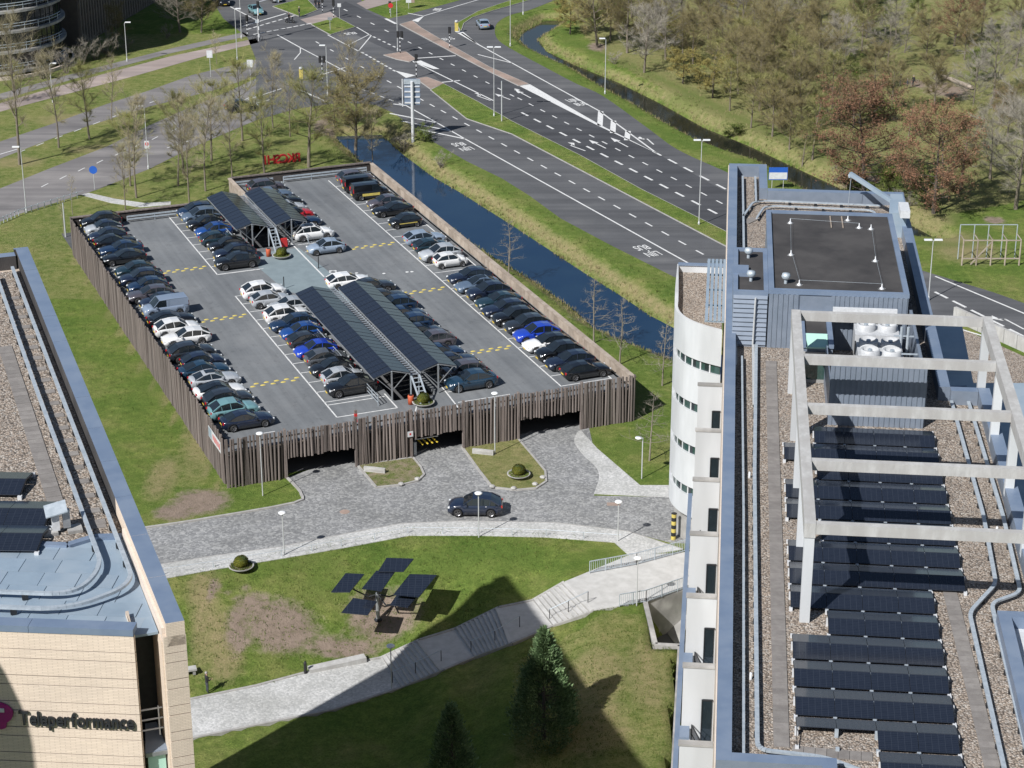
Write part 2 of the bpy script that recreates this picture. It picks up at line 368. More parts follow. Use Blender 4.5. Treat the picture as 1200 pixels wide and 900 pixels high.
M['bark'] = mat('bark', (.20,.17,.13), (.12,.10,.078), 3, .95, .4, 10, stretch=(3,3,.6))
M['bark_dark'] = mat('bark_dark', (.095,.08,.065), (.06,.05,.042), 3, .95, .4, 10, stretch=(3,3,.6))
M['bark_pale'] = mat('bark_pale', (.24,.21,.165), (.17,.15,.115), 3, .95, .4, 10, stretch=(3,3,.6))
M['twig'] = foliage('twigs', (.25,.215,.14), (.35,.305,.19), (.41,.365,.22), .95)
M['twig_olive'] = foliage('twigs_olive', (.19,.175,.075), (.28,.26,.105), (.33,.31,.125), .95)
M['twig_brown'] = foliage('twigs_brown', (.15,.125,.07), (.235,.20,.11), (.29,.25,.14), .95)
M['twig_grey'] = foliage('twigs_grey', (.19,.175,.145), (.28,.255,.21), (.34,.31,.26), .95)
M['leaf_olive'] = foliage('leaf_olive', (.13,.11,.035), (.23,.19,.055), (.29,.24,.07))
M['leaf_green'] = foliage('leaf_green', (.055,.085,.016), (.11,.15,.028), (.17,.205,.045))
M['leaf_red'] = foliage('leaf_red', (.11,.056,.034), (.20,.105,.064), (.27,.15,.09))
M['leaf_conifer'] = foliage('leaf_conifer', (.045,.085,.035), (.105,.165,.07), (.18,.25,.125))
M['leaf_box'] = foliage('leaf_box', (.05,.06,.008), (.12,.125,.012), (.17,.165,.02))
M['reed'] = foliage('reed', (.26,.21,.10), (.38,.32,.17), (.22,.24,.08))
M['blade'] = foliage('grass_blade', (.07,.115,.02), (.115,.155,.035), (.19,.20,.06))
# ============================================================ terrain
def W(l, z=0.0): return [P2(u, v, z) for u, v in l]
def inpoly(X, Y, poly):
    r = np.zeros(X.shape, bool); n = len(poly)
    for i in range(n):
        x0,y0 = poly[i]; x1,y1 = poly[(i+1)%n]
        if y0 == y1: continue
        c = ((y0 > Y) != (y1 > Y)) & (X < (x1-x0)*(Y-y0)/(y1-y0)+x0); r ^= c
    return r
def pdist(X, Y, pts, closed=True):
    d = np.full(X.shape, 1e9); n = len(pts)
    for i in range(n if closed else n-1):
        x0,y0 = pts[i]; x1,y1 = pts[(i+1)%n]; dx,dy = x1-x0,y1-y0; L = dx*dx+dy*dy or 1e-9
        t = np.clip(((X-x0)*dx+(Y-y0)*dy)/L,0,1); d = np.minimum(d, np.hypot(X-x0-t*dx, Y-y0-t*dy))
    return d
def smooth(t): t = np.clip(t,0,1); return t*t*(3-2*t)
ZW = -1.2
CANAL = W([(392,160),(447,158),(472,181),(507,207),(540,226),(600,264),(647,295),(685,320),(725,345),(762,370),(789,384),(860,424),(860,455),(787,422),(760,411),(725,397),(697,385),(675,365),(637,337),(600,314),(560,290),(520,262),(470,226),(436,200),(415,182)], ZW)
DITCH = W([(664,24),(630,46),(640,60),(675,77),(725,97),(775,122),(825,150),(875,170),(950,205),(1000,228),(1105,284),(1080,282),(1040,270),(940,222),(897,194),(862,183),(825,169),(787,149),(750,127),(705,102),(675,84),(625,61),(608,47),(612,38),(640,24)], ZW)
# stepped path: upper edge, lower edge and level along it
PU = [(-40,885,-3.64),(222,820,-3.64),(300,804,-3.64),(360,788,-3.64),(447,771,-3.64),(492,750,-2.4),(534,737,-2.4),(585,712,-1.12),(624,704,-1.12),(662,682,0),(735,652,0),(800,648,0)]
PL = [(-40,931,-3.64),(222,866,-3.64),(300,850,-3.64),(390,832,-3.64),(470,806,-3.64),(520,785,-2.4),(556,770,-2.4),(600,754,-1.12),(647,734,-1.12),(696,716,0),(725,711,0),(806,690,0)]
_pu = [P(*p) for p in PU]; _pl = [P(*p) for p in PL]
_sw = [P(*p) for p in [(60,712,0),(190,676,0),(330,656,0),(400,644,0),(480,629,0),(560,629,0),(640,631,0),(720,636,0),(745,652,0),(800,648,0)]]
PIT = W([(757,707),(768,756),(796,757),(784,985),(829,985),(838,688),(801,688)], 0)
def ip(x, pts, k): return np.interp(x, [p.x for p in pts], [p[k] for p in pts])
def terrain(X, Y, pathcut=True):
    X = np.asarray(X, float); Y = np.asarray(Y, float)
    yu, yl, zu, zl = ip(X,_pu,1), ip(X,_pl,1), ip(X,_pu,2), ip(X,_pl,2); ys = ip(X,_sw,1)
    zn = zu*(1-smooth((Y-yu)/np.maximum(ys-yu,.5)))
    z = np.where(Y > yu, zn, np.where(Y < yl, zl, zl+(zu-zl)*np.clip((Y-yl)/np.maximum(yu-yl,.1),0,1)))
    z = np.where(Y > ys, 0.0, z)
    z = np.where((X > 17) | (X < -75), 0.0, z)
    if pathcut:
        mid = (yu+yl)/2; hw = (yu-yl)/2
        z = np.where((np.abs(Y-mid) < hw-.15) & (X < 11) & (X > -40), z-.45, z)
        z = np.where(inpoly(X,Y,PIT), -3.4, z)
    for pg in (CANAL, DITCH):
        ins = inpoly(X,Y,pg); d = pdist(X,Y,pg)
        b = ZW+.02+(-ZW)*smooth(d/2.6) if pg is CANAL else ZW+.02+(-ZW)*smooth(d/2.2)
        z = np.where(ins, ZW-.15-np.minimum(d*.8,.6), np.minimum(z, np.where(d < 2.7, b, z)))
    return z
def G(u, v, dz=0.0):
    """point of the terrain seen at pixel"""
    z = 0.0
    for _ in range(12):
        p = P(u,v,z); z = .5*z+.5*float(terrain(np.array([p.x]),np.array([p.y]),False)[0])
    p = P(u,v,z); return Vector((p.x,p.y,z+dz))
def blob(X, Y, u, v, ru, rv, z=0.0):
    """soft elliptic mask around a spot of the ground"""
    c = G(u,v); e = P(u+ru,v,c.z); f = P(u,v-rv,c.z)
    return np.clip(1.6-1.6*np.hypot((X-c.x)/max(abs(e.x-c.x),.1), (Y-c.y)/max(abs(f.y-c.y),.1)), 0, 1)
st = .65
gx = np.arange(-118, 118.1, st); gy = np.arange(60, 402, st); X, Y = np.meshgrid(gx, gy)
Z = terrain(X, Y)
edge = (X < gx[0]+.1) | (X > gx[-1]-.1) | (Y < gy[0]+.1) | (Y > gy[-1]-.1); Z[edge] = 0
nx, ny = len(gx), len(gy)
dry = np.zeros_like(X); lush = np.zeros_like(X); soil = np.zeros_like(X)
dc = pdist(X,Y,CANAL); dd = pdist(X,Y,DITCH)
dry = np.maximum(dry, .85*np.clip(1-np.abs(dc-1.2)/1.6,0,1)); dry = np.maximum(dry, .7*np.clip(1-np.abs(dd-1.0)/1.3,0,1))
lush = np.maximum(lush, .6*np.clip(1-np.abs(dc-4.5)/2.5,0,1)); lush = np.maximum(lush, .75*np.clip(1-np.abs(dd-4.5)/3.5,0,1))
WOOD = W([(660,10),(700,60),(760,95),(830,140),(900,165),(990,215),(1060,240),(1120,250),(1260,225),(1260,-40),(640,-40)])
dw = inpoly(X,Y,WOOD)
dry = np.where(dw, np.maximum(dry,.55), dry)
for a in [(235,588,55,24),(205,600,40,16),(450,556,24,10),(330,735,70,30),(300,708,36,12),(450,725,70,30),(400,760,70,14),(250,690,12,14),(280,735,26,30),(1110,105,45,14),(1075,98,20,8),(735,160,8,3),(380,150,22,16),(700,55,18,8),(760,410,18,9),(720,395,14,7),(1165,258,20,7),(1010,210,40,8)]:
    soil = np.maximum(soil, .8*blob(X,Y,*a))
for a in [(250,480,40,110),(190,560,30,40),(705,690,60,18),(760,790,40,80),(700,790,70,60),(240,720,25,60),(265,775,35,30),(610,735,50,20),(20,190,60,12),(120,175,80,10),(90,140,90,14),(590,545,40,18),(700,840,60,60),(1090,250,50,25),(1130,290,60,30),(480,150,20,18),(700,860,80,40)]:
    dry = np.maximum(dry, .68*blob(X,Y,*a))
for k_ in range(14): dry = np.maximum(dry, .62*blob(X,Y,92+k_*12.6,305+k_*20.5,9,16))
for u_,v_ in ((240,715),(255,740),(235,690),(262,765)): dry = np.maximum(dry, .75*blob(X,Y,u_,v_,26,26))
for (u0_,v0_),(u1_,v1_) in (((248,680),(318,742)),((284,684),(336,735))):
    for k_ in range(9): soil = np.maximum(soil, .62*blob(X,Y,u0_+(u1_-u0_)*k_/8,v0_+(v1_-v0_)*k_/8,11,5))
for a in [(560,655,160,22),(360,660,90,16),(250,650,50,16),(190,420,55,90),(130,350,50,60),(740,525,30,14),(455,480+90,10,4),(700,650,40,12),(380,690,60,20),(340,185,40,14),(640,40,30,10),(700,75,40,14),(800,120,50,16),(820,75,30,12),(1150,90,40,10)]:
    lush = np.maximum(lush, .62*blob(X,Y,*a))
dry = np.maximum(dry, np.where((X < -12) & (Y > 205) & (Y < 330), .40, 0)); dry = np.maximum(dry, np.where(inpoly(X,Y,W([(600,760),(725,713),(757,722),(768,760),(795,762),(785,985),(600,985)])), .42, 0)); dry = np.maximum(dry, np.where((Y > 150) & (X > -12) & (X < 40) & ~dw, .22, 0))
# sheltered rough grass under the trees along the left road
vs = np.stack([X,Y,Z],-1).reshape(-1,3)
idx = np.arange(nx*ny).reshape(ny,nx)
fs = np.stack([idx[:-1,:-1],idx[:-1,1:],idx[1:,1:],idx[1:,:-1]],-1).reshape(-1,4)
# the same sheet runs on to the horizon
B = 3500.0
ex = [(-B,-B),(B,-B),(B,B),(-B,B)]; cr = [idx[0,0],idx[0,-1],idx[-1,-1],idx[-1,0]]; n0 = len(vs)
vs = np.concatenate([vs, np.array([(x,y,0.0) for x,y in ex])])
fl = fs.tolist()
sides = [idx[0,:].tolist(), idx[:,-1].tolist(), idx[-1,::-1].tolist(), idx[::-1,0].tolist()]
for k in range(4):
    s_ = sides[k]; fl.append([n0+k, n0+(k+1)%4]+s_[::-1])
me = bpy.data.meshes.new('ground'); me.from_pydata(vs.tolist(), [], fl)
for nm, A in (('dry',dry),('lush',lush),('soil',soil)):
    at = me.attributes.new(nm,'FLOAT','POINT'); at.data.foreach_set('value', np.concatenate([A.reshape(-1),np.zeros(4)]))
me.polygons.foreach_set('use_smooth',[True]*len(fl)); me.materials.append(M['grass']); me.update()
ground = tag(link('ground', me), kind='structure')

def sheet(name, poly, z, m, parent=None, kind='structure', th=.06):
    o = MB().prism(poly, z-th, z, cap=True).build(name, m, parent)
    return tag(o, kind=kind) if (kind and parent is None) else o
def strip(pts, wd):
    """flat band of width wd along a world polyline -> polygon"""
    L, R_ = [], []
    for i, p in enumerate(pts):
        a = Vector(pts[max(i-1,0)]); b = Vector(pts[min(i+1,len(pts)-1)]); d = (b-a).normalized(); n = Vector((-d.y,d.x))*wd/2
        q = Vector(p); L.append(tuple(q+n)); R_.append(tuple(q-n))
    return L+R_[::-1]
def kerbline(pts, z0=-.05, h=.13, wd=.18, closed=False, parent=None):
    pts = pts+[pts[0]] if closed else pts
    mb = MB()
    for a, b in zip(pts, pts[1:]): mb.beam((a[0],a[1],(z0+h)/2+0), (b[0],b[1],(z0+h)/2), wd, h-z0)
    o = mb.build('kerb', M['kerb'], parent)
    return o if parent else tag(o, kind='structure')
def dense(pts, n=6):
    """smooth a pixel polyline (Catmull-Rom)"""
    out = []
    for i in range(len(pts)-1):
        p0 = pts[max(i-1,0)]; p1 = pts[i]; p2 = pts[i+1]; p3 = pts[min(i+2,len(pts)-1)]
        for k in range(n):
            t = k/n
            out.append(tuple(.5*((2*p1[j])+(-p0[j]+p2[j])*t+(2*p0[j]-5*p1[j]+4*p2[j]-p3[j])*t*t+(-p0[j]+3*p1[j]-3*p2[j]+p3[j])*t**3) for j in (0,1)))
    return out+[pts[-1]]
# ------------------------------------------------------------ water
sheet('canal_water', CANAL, ZW, M['water']); sheet('ditch_water', DITCH, ZW, M['water_murky'])
# ------------------------------------------------------------ roads
A_low = [(905,377),(787,323),(717,288),(657,256),(620,229),(588,209),(547,189),(509,167),(487,151),(462,133),(440,123),(400,120),(345,128),(300,141)]
B_up = dense([(648,1),(620,12),(600,17),(586,24),(580,33),(583,46),(600,58),(637,78),(675,98),(707,113),(760,151),(795,176),(850,201)],4)
MAIN = A_low+[(300,90),(300,70),(290,44),(262,22),(248,0),(240,-30),(405,-30),(430,11),(455,22),(478,17),(540,0),(600,-20),(720,-20)]+B_up+[(960,258),(1080,317),(1165,343),(1230,366),(1290,390),(1290,450),(1200,413),(1120,377),(1000,390)]
road = sheet('road', W(MAIN), .02, M['asphalt'])
# darker, newer surface of the through lanes
sheet('road_surface', W([(372,20),(395,30),(440,52),(487,71),(520,98),(560,119),(600,142),(680,182),(750,221),(850,271),(960,326),(960,262),(845,222),(770,180),(705,148),(610,102),(560,78),(500,47),(470,31),(440,18),(405,2)]), .028, M['asphalt_new'], road)
sheet('road_surface', W([(300,40),(330,60),(400,92),(440,112),(487,147),(509,163),(547,185),(588,205),(620,225),(657,252),(717,284),(787,319),(905,374),(920,345),(847,290),(725,225),(600,160),(547,141),(505,112),(470,88),(420,62),(372,40),(335,20)]), .024, M['asphalt_new'], road).data.materials[0] = M['asphalt']
left_lo = sheet('road', W([(-400,382),(0,221),(62,196),(125,172),(175,147),(225,125),(275,104),(300,92),(300,141),(225,173),(175,198),(112,223),(22,251),(0,260),(-400,424)]), .016, M['asphalt_old'])
left_up = sheet('road', W([(-400,302),(0,166),(62,145),(125,122),(175,106),(225,88),(300,70),(300,89),(250,106),(175,125),(105,147),(62,162),(0,186),(-400,338)]), .012, M['asphalt_old'])
sheet('bike_path', W([(-400,236),(0,121),(87,96),(200,66),(300,45),(303,50),(250,63),(162,88),(87,108),(0,131),(-400,251)]), .02, M['bike'])
sheet('pavement', W([(-400,222),(0,110),(87,86),(200,57),(285,38),(292,42),(200,62.5),(87,92.5),(0,117.5),(-400,231)]), .02, M['asphalt_old'])
sheet('path', W([(95,228),(100,230),(130,238),(165,243),(200,240),(200,236),(170,238),(135,233),(104,226)]), .015, M['granite'])
GR = M['grass']
def island(poly, m, z=.13, h=.12):
    pw = W(poly); o = MB().prism(pw, -.03, z).build('traffic_island', m); tag(o, kind='structure')
    kerbline(pw, 0.0, z-.012, .22, True, o); return o
island([(505,106),(520,99),(560,120),(600,143),(680,183),(750,222),(850,272),(940,316),(940,332),(847,287),(725,223),(600,157.5),(547,139.5)], GR)
island([(365,29),(395,21),(416,32),(387,41)], GR)
island([(320,8),(358,-2),(372,12),(352,20)], GR)
island([(535,28),(560,14),(589,4),(640,-12),(660,-12),(619,1),(595,8),(577,13),(553,21),(543,28),(540,37)], GR)
island([(469,29),(483,25),(493,33),(520,49),(573,79),(619,99),(608,101),(577,86),(533,63),(501,46)], M['brick_red'])
island([(450,65),(475,61),(487,70),(480,73),(465,70)], M['brick_red'])
island([(488,93),(500,91),(520,98.5),(505,105)], M['brick_red'])
sheet('bike_path', W([(352,23),(387,14),(396,20.5),(363,29)]), .034, M['bike'], road)
sheet('pavement', W([(418,4),(445,-6),(470,0),(430,11)]), .036, M['bike'], road)
# ------------------------------------------------------------ road markings (painted pieces)
WP = M['white_paint']; zm = .036
def mark(poly, px=True, z=zm, m=None):
    return MB().prism(W(poly) if px else poly, z-.02, z).build('road_marking', m or WP, road)
def line(a, b, wd=.16, z=zm):
    a, b = P2(*a), P2(*b); return mark(strip([a,b], wd), False, z)
def dashes(a, b, n, ln, wd=.16, z=zm):
    a, b = Vector(P2(*a)), Vector(P2(*b)); d = (b-a).normalized()
    me = None; ang = math.atan2(d.y,d.x)
    for i in range(n):
        c = a.lerp(b, i/(n-1) if n > 1 else .5)
        if me is None:
            me = MB().box(-ln/2,ln/2,-wd/2,wd/2,-.02,0).mesh('lane_dash', WP)
        o = link('lane_dash', me, road, (c.x,c.y,z), ang)
dashes((456,96),(820,296),24,1.6,.2)
dashes((372,50),(443,89),5,1.4,.2)
for seg in [((476,124),(512,144)),((512,144),(545,163)),((545,163),(829,321))]: line(*seg, wd=.2)
dashes((404,97),(470,122),7,1.2,.18)
dashes((615,134),(835,248),14,2.0,.32)
dashes((609,116),(843,237),16,1.4,.2)
dashes((770,180),(845,219),5,2.2,.3)
dashes((480,50),(600,112),10,1.3,.2); dashes((405,12),(470,45),5,1.6,.22)
mark([(609,101),(621,99),(705,147.5),(770,180),(704,149),(660,127)])
line((560,64),(600,74),.2); line((541,39),(560,52),.3); line((560,52),(600,74),.2); line((600,74),(702,130),.2); line((702,130),(770,180),.22)
mark([(533,37),(541,36),(560,52),(552,48)])
for u0,v0,u1,v1 in ((702,130,701.5,147),(717,141,716.5,155.5),(734,153,733,164)):
    a, b = P2(u0+2,v0+.8), P2(u1+1.5,v1+.5); mark(strip([a,b],.75), False)
# hatched wedge at the bus lane start
for a, b in (((457,133),(512,144)),((471,142),(530,154)),((488,151),(545,163)),((461,122),(476,124))): line(a,b,.3)
# stop lines, turning lines, islands' noses
line((488,68.5),(534,65.5),.35); line((514.5,97),(539,94.5),.35); line((482,71),(578,118),.22)
mark([(484,73),(493,71),(515,81),(508,81)]); mark([(463,83),(487,88.5),(476,91.5)])
dashes((425,62),(462,83),9,.9,.3)
dashes((433,41),(462,55),6,.9,.3)
line((418,32),(435,42),.18); line((435,42),(420,60),.18); line((408,53),(432,41),.16)
line((384,41),(420,60),.18); line((325,41),(352,56),.22); line((352,56),(352,62),.16); line((352,62),(345,70),.16); line((352,56),(405,84),.18)
line((284,31),(335,16),.35); line((270,8),(305,26),.22); dashes((292,34),(350,17),9,1.0,.35); dashes((300,40),(362,28),9,1.0,.35)
line((452,22),(464,28),.5); line((478,15.5),(496,19),.22); mark([(483,24),(497,19),(490,26)]); line((496,19),(560,0),.2); line((560,0),(600,-10),.2)
line((348,104),(384,120),.3); line((376,88),(405,79),.3)
for i in range(9): dashes((0+i*22,187-i*8.3),(6+i*22,184.7-i*8.3),1,1.5,.16) if i > 0 else None
for i in range(12): dashes((50+i*21.5,218.5-i*9.2),(55+i*21.5,216-i*9.2),1,1.5,.16)
line((0,181),(24,174),.2); line((196,173.5),(222,165),.2); line((290,117),(330,104),.2); line((290,124),(316,117),.2)
dashes((1103,346),(1191,390),5,2.2,.3); line((1096,324),(1230,380),.2)
dashes((1108,381),(1180,402),5,1.8,.22)
def arrow(u, v, u2, v2, turn=0):
    """arrow from tail (u2,v2) to tip (u,v)"""
    t, h = Vector(P2(u2,v2)), Vector(P2(u,v)); d = (h-t).normalized(); n = Vector((-d.y,d.x)); L = (h-t).length
    mb = MB(); z0, z1 = zm-.02, zm
    f = lambda *q: mb.prism([tuple(t+d*a+n*b) for a,b in q], z0, z1)
    if turn == 0:
        f((0,-.09),(L*.62,-.09),(L*.62,.09),(0,.09)); f((L*.6,-.45),(L,0),(L*.6,.45))
    else:
        s_ = turn
        f((0,-.09),(L*.7,-.09),(L*.7,.09),(0,.09)); f((L*.66,-.09),(L*.66,.09),(L*.80,s_*.55),(L*.74,s_*.6)); f((L*.62,s_*.42),(L*1.0,s_*.62),(L*.84,s_*1.15))
    mb.build('road_marking', WP, road)
arrow(603,105,622,115); arrow(661,168,686,177,-1); arrow(690,164,710,174); arrow(715.5,161.5,736,172.5); arrow(755,160,766,169.5,1)
arrow(552,110,575,118,-1); arrow(580,110,598,117); arrow(603,104,611,108); arrow(1168,369,1200,386,1)
def roadtext(txt, u, v, adir, size=2.4, sy=1.6, flip=False):
    """letters painted on the carriageway; adir = heading the words are read along"""
    for li, wd in enumerate(txt):
        cu = bpy.data.curves.new('txt','FONT'); cu.body = wd; cu.size = 1.0; cu.align_x = 'CENTER'; cu.extrude = .01
        ob = bpy.data.objects.new('txt', cu); C.objects.link(ob); dg = bpy.context.evaluated_depsgraph_get()
        me = bpy.data.meshes.new_from_object(ob.evaluated_get(dg)); bpy.data.objects.remove(ob, do_unlink=True)
        me.materials.clear(); me.materials.append(WP)
        p = Vector(P2(u,v)); f = Vector((math.cos(adir),math.sin(adir)))
        c = p+f*((len(txt)/2-li-1)*size*sy*.92)
        o = link('lane_lettering', me, road, (c.x,c.y,zm-.008), adir-math.pi/2); o.scale = (size*.62,size*sy*.85,1)
_a = Vector(P2(545,163)); _b = Vector(P2(829,321)); dirA = math.atan2(_b.y-_a.y,_b.x-_a.x)
roadtext(['LIJN','BUS'], 544, 173, dirA, 1.7, 1.55); roadtext(['LIJN','BUS'], 761, 295.5, dirA, 1.7, 1.55)
roadtext(['LIJN','BUS'], 674, 119, dirA+math.pi, 1.7, 1.55); roadtext(['BUS'], 524, 45, dirA+math.pi, 1.9, 1.3)
roadtext(['BUS'], 510, 11, dirA+math.pi+.9, 1.7, 1.3); roadtext(['BUS'], 412, 40, dirA, 1.9, 1.3)
# ------------------------------------------------------------ cobbled forecourt
COB = dense([(-60,651),(172,619),(250,607),(345,590),(353,580),(346,570),(336,560)],3)+[(420,530),(540,508),(680,488),(690,500)]+[(700,545),(703,560),(696,581),(860,584),(870,640)]+[(785,636),(735,623),(650,613),(540,611),(470,614),(400,627),(330,641),(250,652),(-60,702)]
court = sheet('cobbled_road', W(COB), .015, M['cobble'])
sheet('pavement', W(dense([(677,506),(673,518),(684,534),(698,547),(702,560),(696,579)],4)+[(783,583),(862,583),(862,569),(750,569),(700,526),(681,505)]), .045, M['granite'])
sheet('pavement', W([(-60,702),(250,652),(330,641),(400,627),(470,614),(540,611),(650,613),(735,623),(800,644),(740,654),(720,636),(640,630),(560,628),(480,628),(400,643),(330,655),(250,668),(-60,724)]), .05, M['granite'])
kerbline(W([(-60,702),(250,652),(330,641),(400,627),(470,614),(540,611),(650,613),(735,623),(800,644)]), 0, .06, .12)
kerbline(W(dense([(-60,651),(172,619),(250,607),(345,590),(353,580),(346,570),(336,560)],3)), 0, .14, .22)
def lawn(poly, nm):
    pw = W(poly); o = MB().prism(pw,-.03,.11).build('lawn', GR); tag(o, kind='structure'); kerbline(pw,0,.13,.2,True,o); return o
i1 = lawn([(419,546),(441,572),(470,569),(490,564),(497,557),(493,548),(484,537)], 1)
for n_, v_ in (('soil',.5),('dry',.35)):
    at = i1.data.attributes.new(n_,'FLOAT','POINT'); at.data.foreach_set('value',[v_]*len(i1.data.vertices))
i2 = lawn([(541,524),(562,553),(577,572),(605,575),(628,573),(640,565),(639,553),(625,536),(607,515)], 2)
for n_, v_ in (('dry',.55),):
    at = i2.data.attributes.new(n_,'FLOAT','POINT'); at.data.foreach_set('value',[v_]*len(i2.data.vertices))
# covers in the cobbles
tag(MB().lathe([(0,.03),(.42,.03),(.42,.0)],16,tuple(P(404,600,.0))).build('manhole_cover', M['brick_red']), 'rusty round manhole cover in the cobbled road', 'cover')
tag(MB().box(-.55,.55,-.3,.3,0,.03).build('drain_grate', M['brick_red'], None, False, tuple(P(719,591))), 'rusty rectangular drain cover in cobbles beside the pavement', 'cover')
# ------------------------------------------------------------ stepped path
path = tag(link('path', None), kind='structure')
def lerp_edge(E, t): return E[0].lerp(E[1], t)
def slab(poly, z, m, nm, depth=.9):
    return MB().prism([(p.x,p.y) for p in poly], z-depth, z).build(nm, m, path)
G_ = M['granite']
slab([_pu[0],_pu[1],_pu[2],_pu[3],_pu[4],_pl[4],_pl[3],_pl[2],_pl[1],_pl[0]], -3.64+.03, M['granite'], 'path_paving', .6)
M['step'] = mat('step_stone', (.46,.455,.44), (.38,.375,.36), 1.5, .85, .15, 9, var=.06)
def flight(i, n):
    a0,a1,b0,b1 = _pu[i],_pu[i+1],_pl[i],_pl[i+1]
    for k in range(n):
        t0, t1 = k/n, (k+1)/n+.004; z = a0.z+(a1.z-a0.z)*(k+1)/n
        q = [a0.lerp(a1,t0),a0.lerp(a1,t1),b0.lerp(b1,t1),b0.lerp(b1,t0)]
        slab(q, z+.03, M['step'], 'step', .8)
        t2_ = t0+.16/n; slab([a0.lerp(a1,t0-.01/n),a0.lerp(a1,t2_),b0.lerp(b1,t2_),b0.lerp(b1,t0-.01/n)], z+.036, M['concrete'], 'nosing', .1)
flight(4,9); slab([_pu[5],_pu[6],_pl[6],_pl[5]], -2.4+.028, M['step'], 'landing', .9)
flight(6,10); slab([_pu[7],_pu[8],_pl[8],_pl[7]], -1.12+.028, M['step'], 'landing', .9)
flight(8,8)
slab([_pu[9],_pu[10],_pu[11],P(860,640,0),P(860,684,0),_pl[11],_pl[10],_pl[9]], .056, M['step'], 'landing', .6)

for E_ in (_pu[1:10],_pl[1:10]):
    kb = MB()
    for a,b in zip(E_,E_[1:]): kb.beam((a.x,a.y,a.z-.12),(b.x,b.y,b.z-.12),.22,.42)
    kb.build('edge_kerb', M['kerb'], path)
# ============================================================ parking deck (local frame: x along the front wall, y towards the back)
FL = P(261,512,4.4); DANG = rad(22.3)
deck = thing('parking_deck', 'two-level parking deck with weathered timber pole walls and open upper level', 'parking deck', (FL.x,FL.y,0), DANG)
DM = Matrix.Translation((FL.x,FL.y,0)) @ Matrix.Rotation(DANG,4,'Z')
def DW(a, b, z=0): return DM @ Vector((a,b,z))
ZD, WT = 3.2, 4.35; FB = -.85          # deck level, wall top, front wall plane
OPEN = [(5.15,11.45),(16.5,21.4),(26.6,32.75)]
# slab around the two light wells
sl = MB()
w0, w1 = 16.9, 20.9
for x0,x1,y0,y1 in ((0.1,w0,FB+.35,65.2),(w1,37.9,FB+.35,73.4),(w0,w1,FB+.35,4.6),(w0,w1,28.4,50.2),(w0,w1,62.8,65.2)):
    sl.box(x0,x1,y0,y1,ZD-.4,ZD)
sl.box(20.6,w1,65.2,73.4,ZD-.4,ZD)
sl.build('deck_slab', M['deck'], deck)
MB().prism([(16.6,FB+.4),(21.3,FB+.4),(21.3,4.6),(16.6,4.6)],ZD-.02,ZD+.006).build('walkway', M['deck'], deck)
MB().prism([(16.2,36.0),(21.5,29.5),(22.2,38.0),(21.4,48.8),(16.2,48.8),(15.6,44.0)],ZD-.02,ZD+.007).build('walkway', M['deck_blue'], deck)
MB().box(.2,37.8,.2,73.2,-.02,.03).build('garage_floor', M['asphalt'], deck)
for a in (5.15,11.45,16.5,21.4,26.6,32.75):
    for b in (4,12,20,28,36,44,52,60): MB().box(a-.15,a+.15,b-.15,b+.15,0,ZD-.4).build('column', M['concrete'], deck)
for x0,x1 in ((0,5.1),(11.5,16.45),(21.45,26.55),(32.8,38)):
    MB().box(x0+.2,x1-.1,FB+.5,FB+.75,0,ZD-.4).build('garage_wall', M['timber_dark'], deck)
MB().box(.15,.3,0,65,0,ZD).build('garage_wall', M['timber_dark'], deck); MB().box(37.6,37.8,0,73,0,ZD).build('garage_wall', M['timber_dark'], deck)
# --- front wall of round poles, short ones hanging over the three drive-ins
fw = link('front_wall', None, deck)
pm = [MB().lathe([(.085,0),(.08,1.0)],7).mesh('pole', M['timber']), MB().box(-.10,.10,-.04,.04,0,1.0).mesh('pole', M['timber'])]
for mm in pm[:1]:
    bmx = bmesh.new(); bmx.from_mesh(mm); bmesh.ops.holes_fill(bmx, edges=bmx.edges[:]); bmx.to_mesh(mm); bmx.free()
a = .05
while a < 38.2:
    o_ = next(((x0,x1) for x0,x1 in OPEN if x0+.08 < a < x1-.08), None)
    top = WT+RND.uniform(-.05,.05)+(.12 if not o_ else 0); bot = (1.85+RND.uniform(-.09,.09)) if o_ else RND.uniform(-.05,.05)
    o = link('pole', pm[0] if RND.random() < .75 else pm[1], fw, (a, FB+RND.uniform(-.07,.08), bot))
    o.scale = (RND.uniform(1.05,1.4),RND.uniform(1.0,1.3),top-bot); o.rotation_euler = (rad(RND.uniform(-1,1)),rad(RND.uniform(-1.2,1.2)),RND.uniform(-.3,.3))
    a += RND.uniform(.25,.33)
for z in (3.15,3.85): MB().box(.1,38,FB+.16,FB+.26,z-.06,z+.06).build('rail', M['timber_pale'], fw)
for x0,x1 in OPEN:
    MB().box(x0,x1,FB+.28,FB+.4,1.95,3.2).build('lintel', M['timber_dark'], fw)
    for x in (x0,x1): MB().box(x-.09,x+.09,FB-.12,FB+.2,0,WT+.25).build('pole', M['timber'], fw)
# --- left wall of upright planks
lw = link('left_wall', None, deck)
pl = [MB().box(-.06+d,.03+d,-.13,.13,0,1).mesh('plank', M['timber']) for d in (0,.03,-.03)]
b = .1; 
while b < 65.4:
    o = link('plank', RND.choice(pl), lw, (RND.uniform(-.03,.03), b, RND.uniform(-.1,.05))); o.scale = (1,RND.uniform(.75,1.08),WT+RND.uniform(-.12,.12)); o.rotation_euler = (rad(RND.uniform(-.4,.4)),rad(RND.uniform(-.8,.8)),0)
    b += .262
MB().box(.12,.26,.2,65.2,3.7,3.82).build('rail', M['timber_dark'], lw)
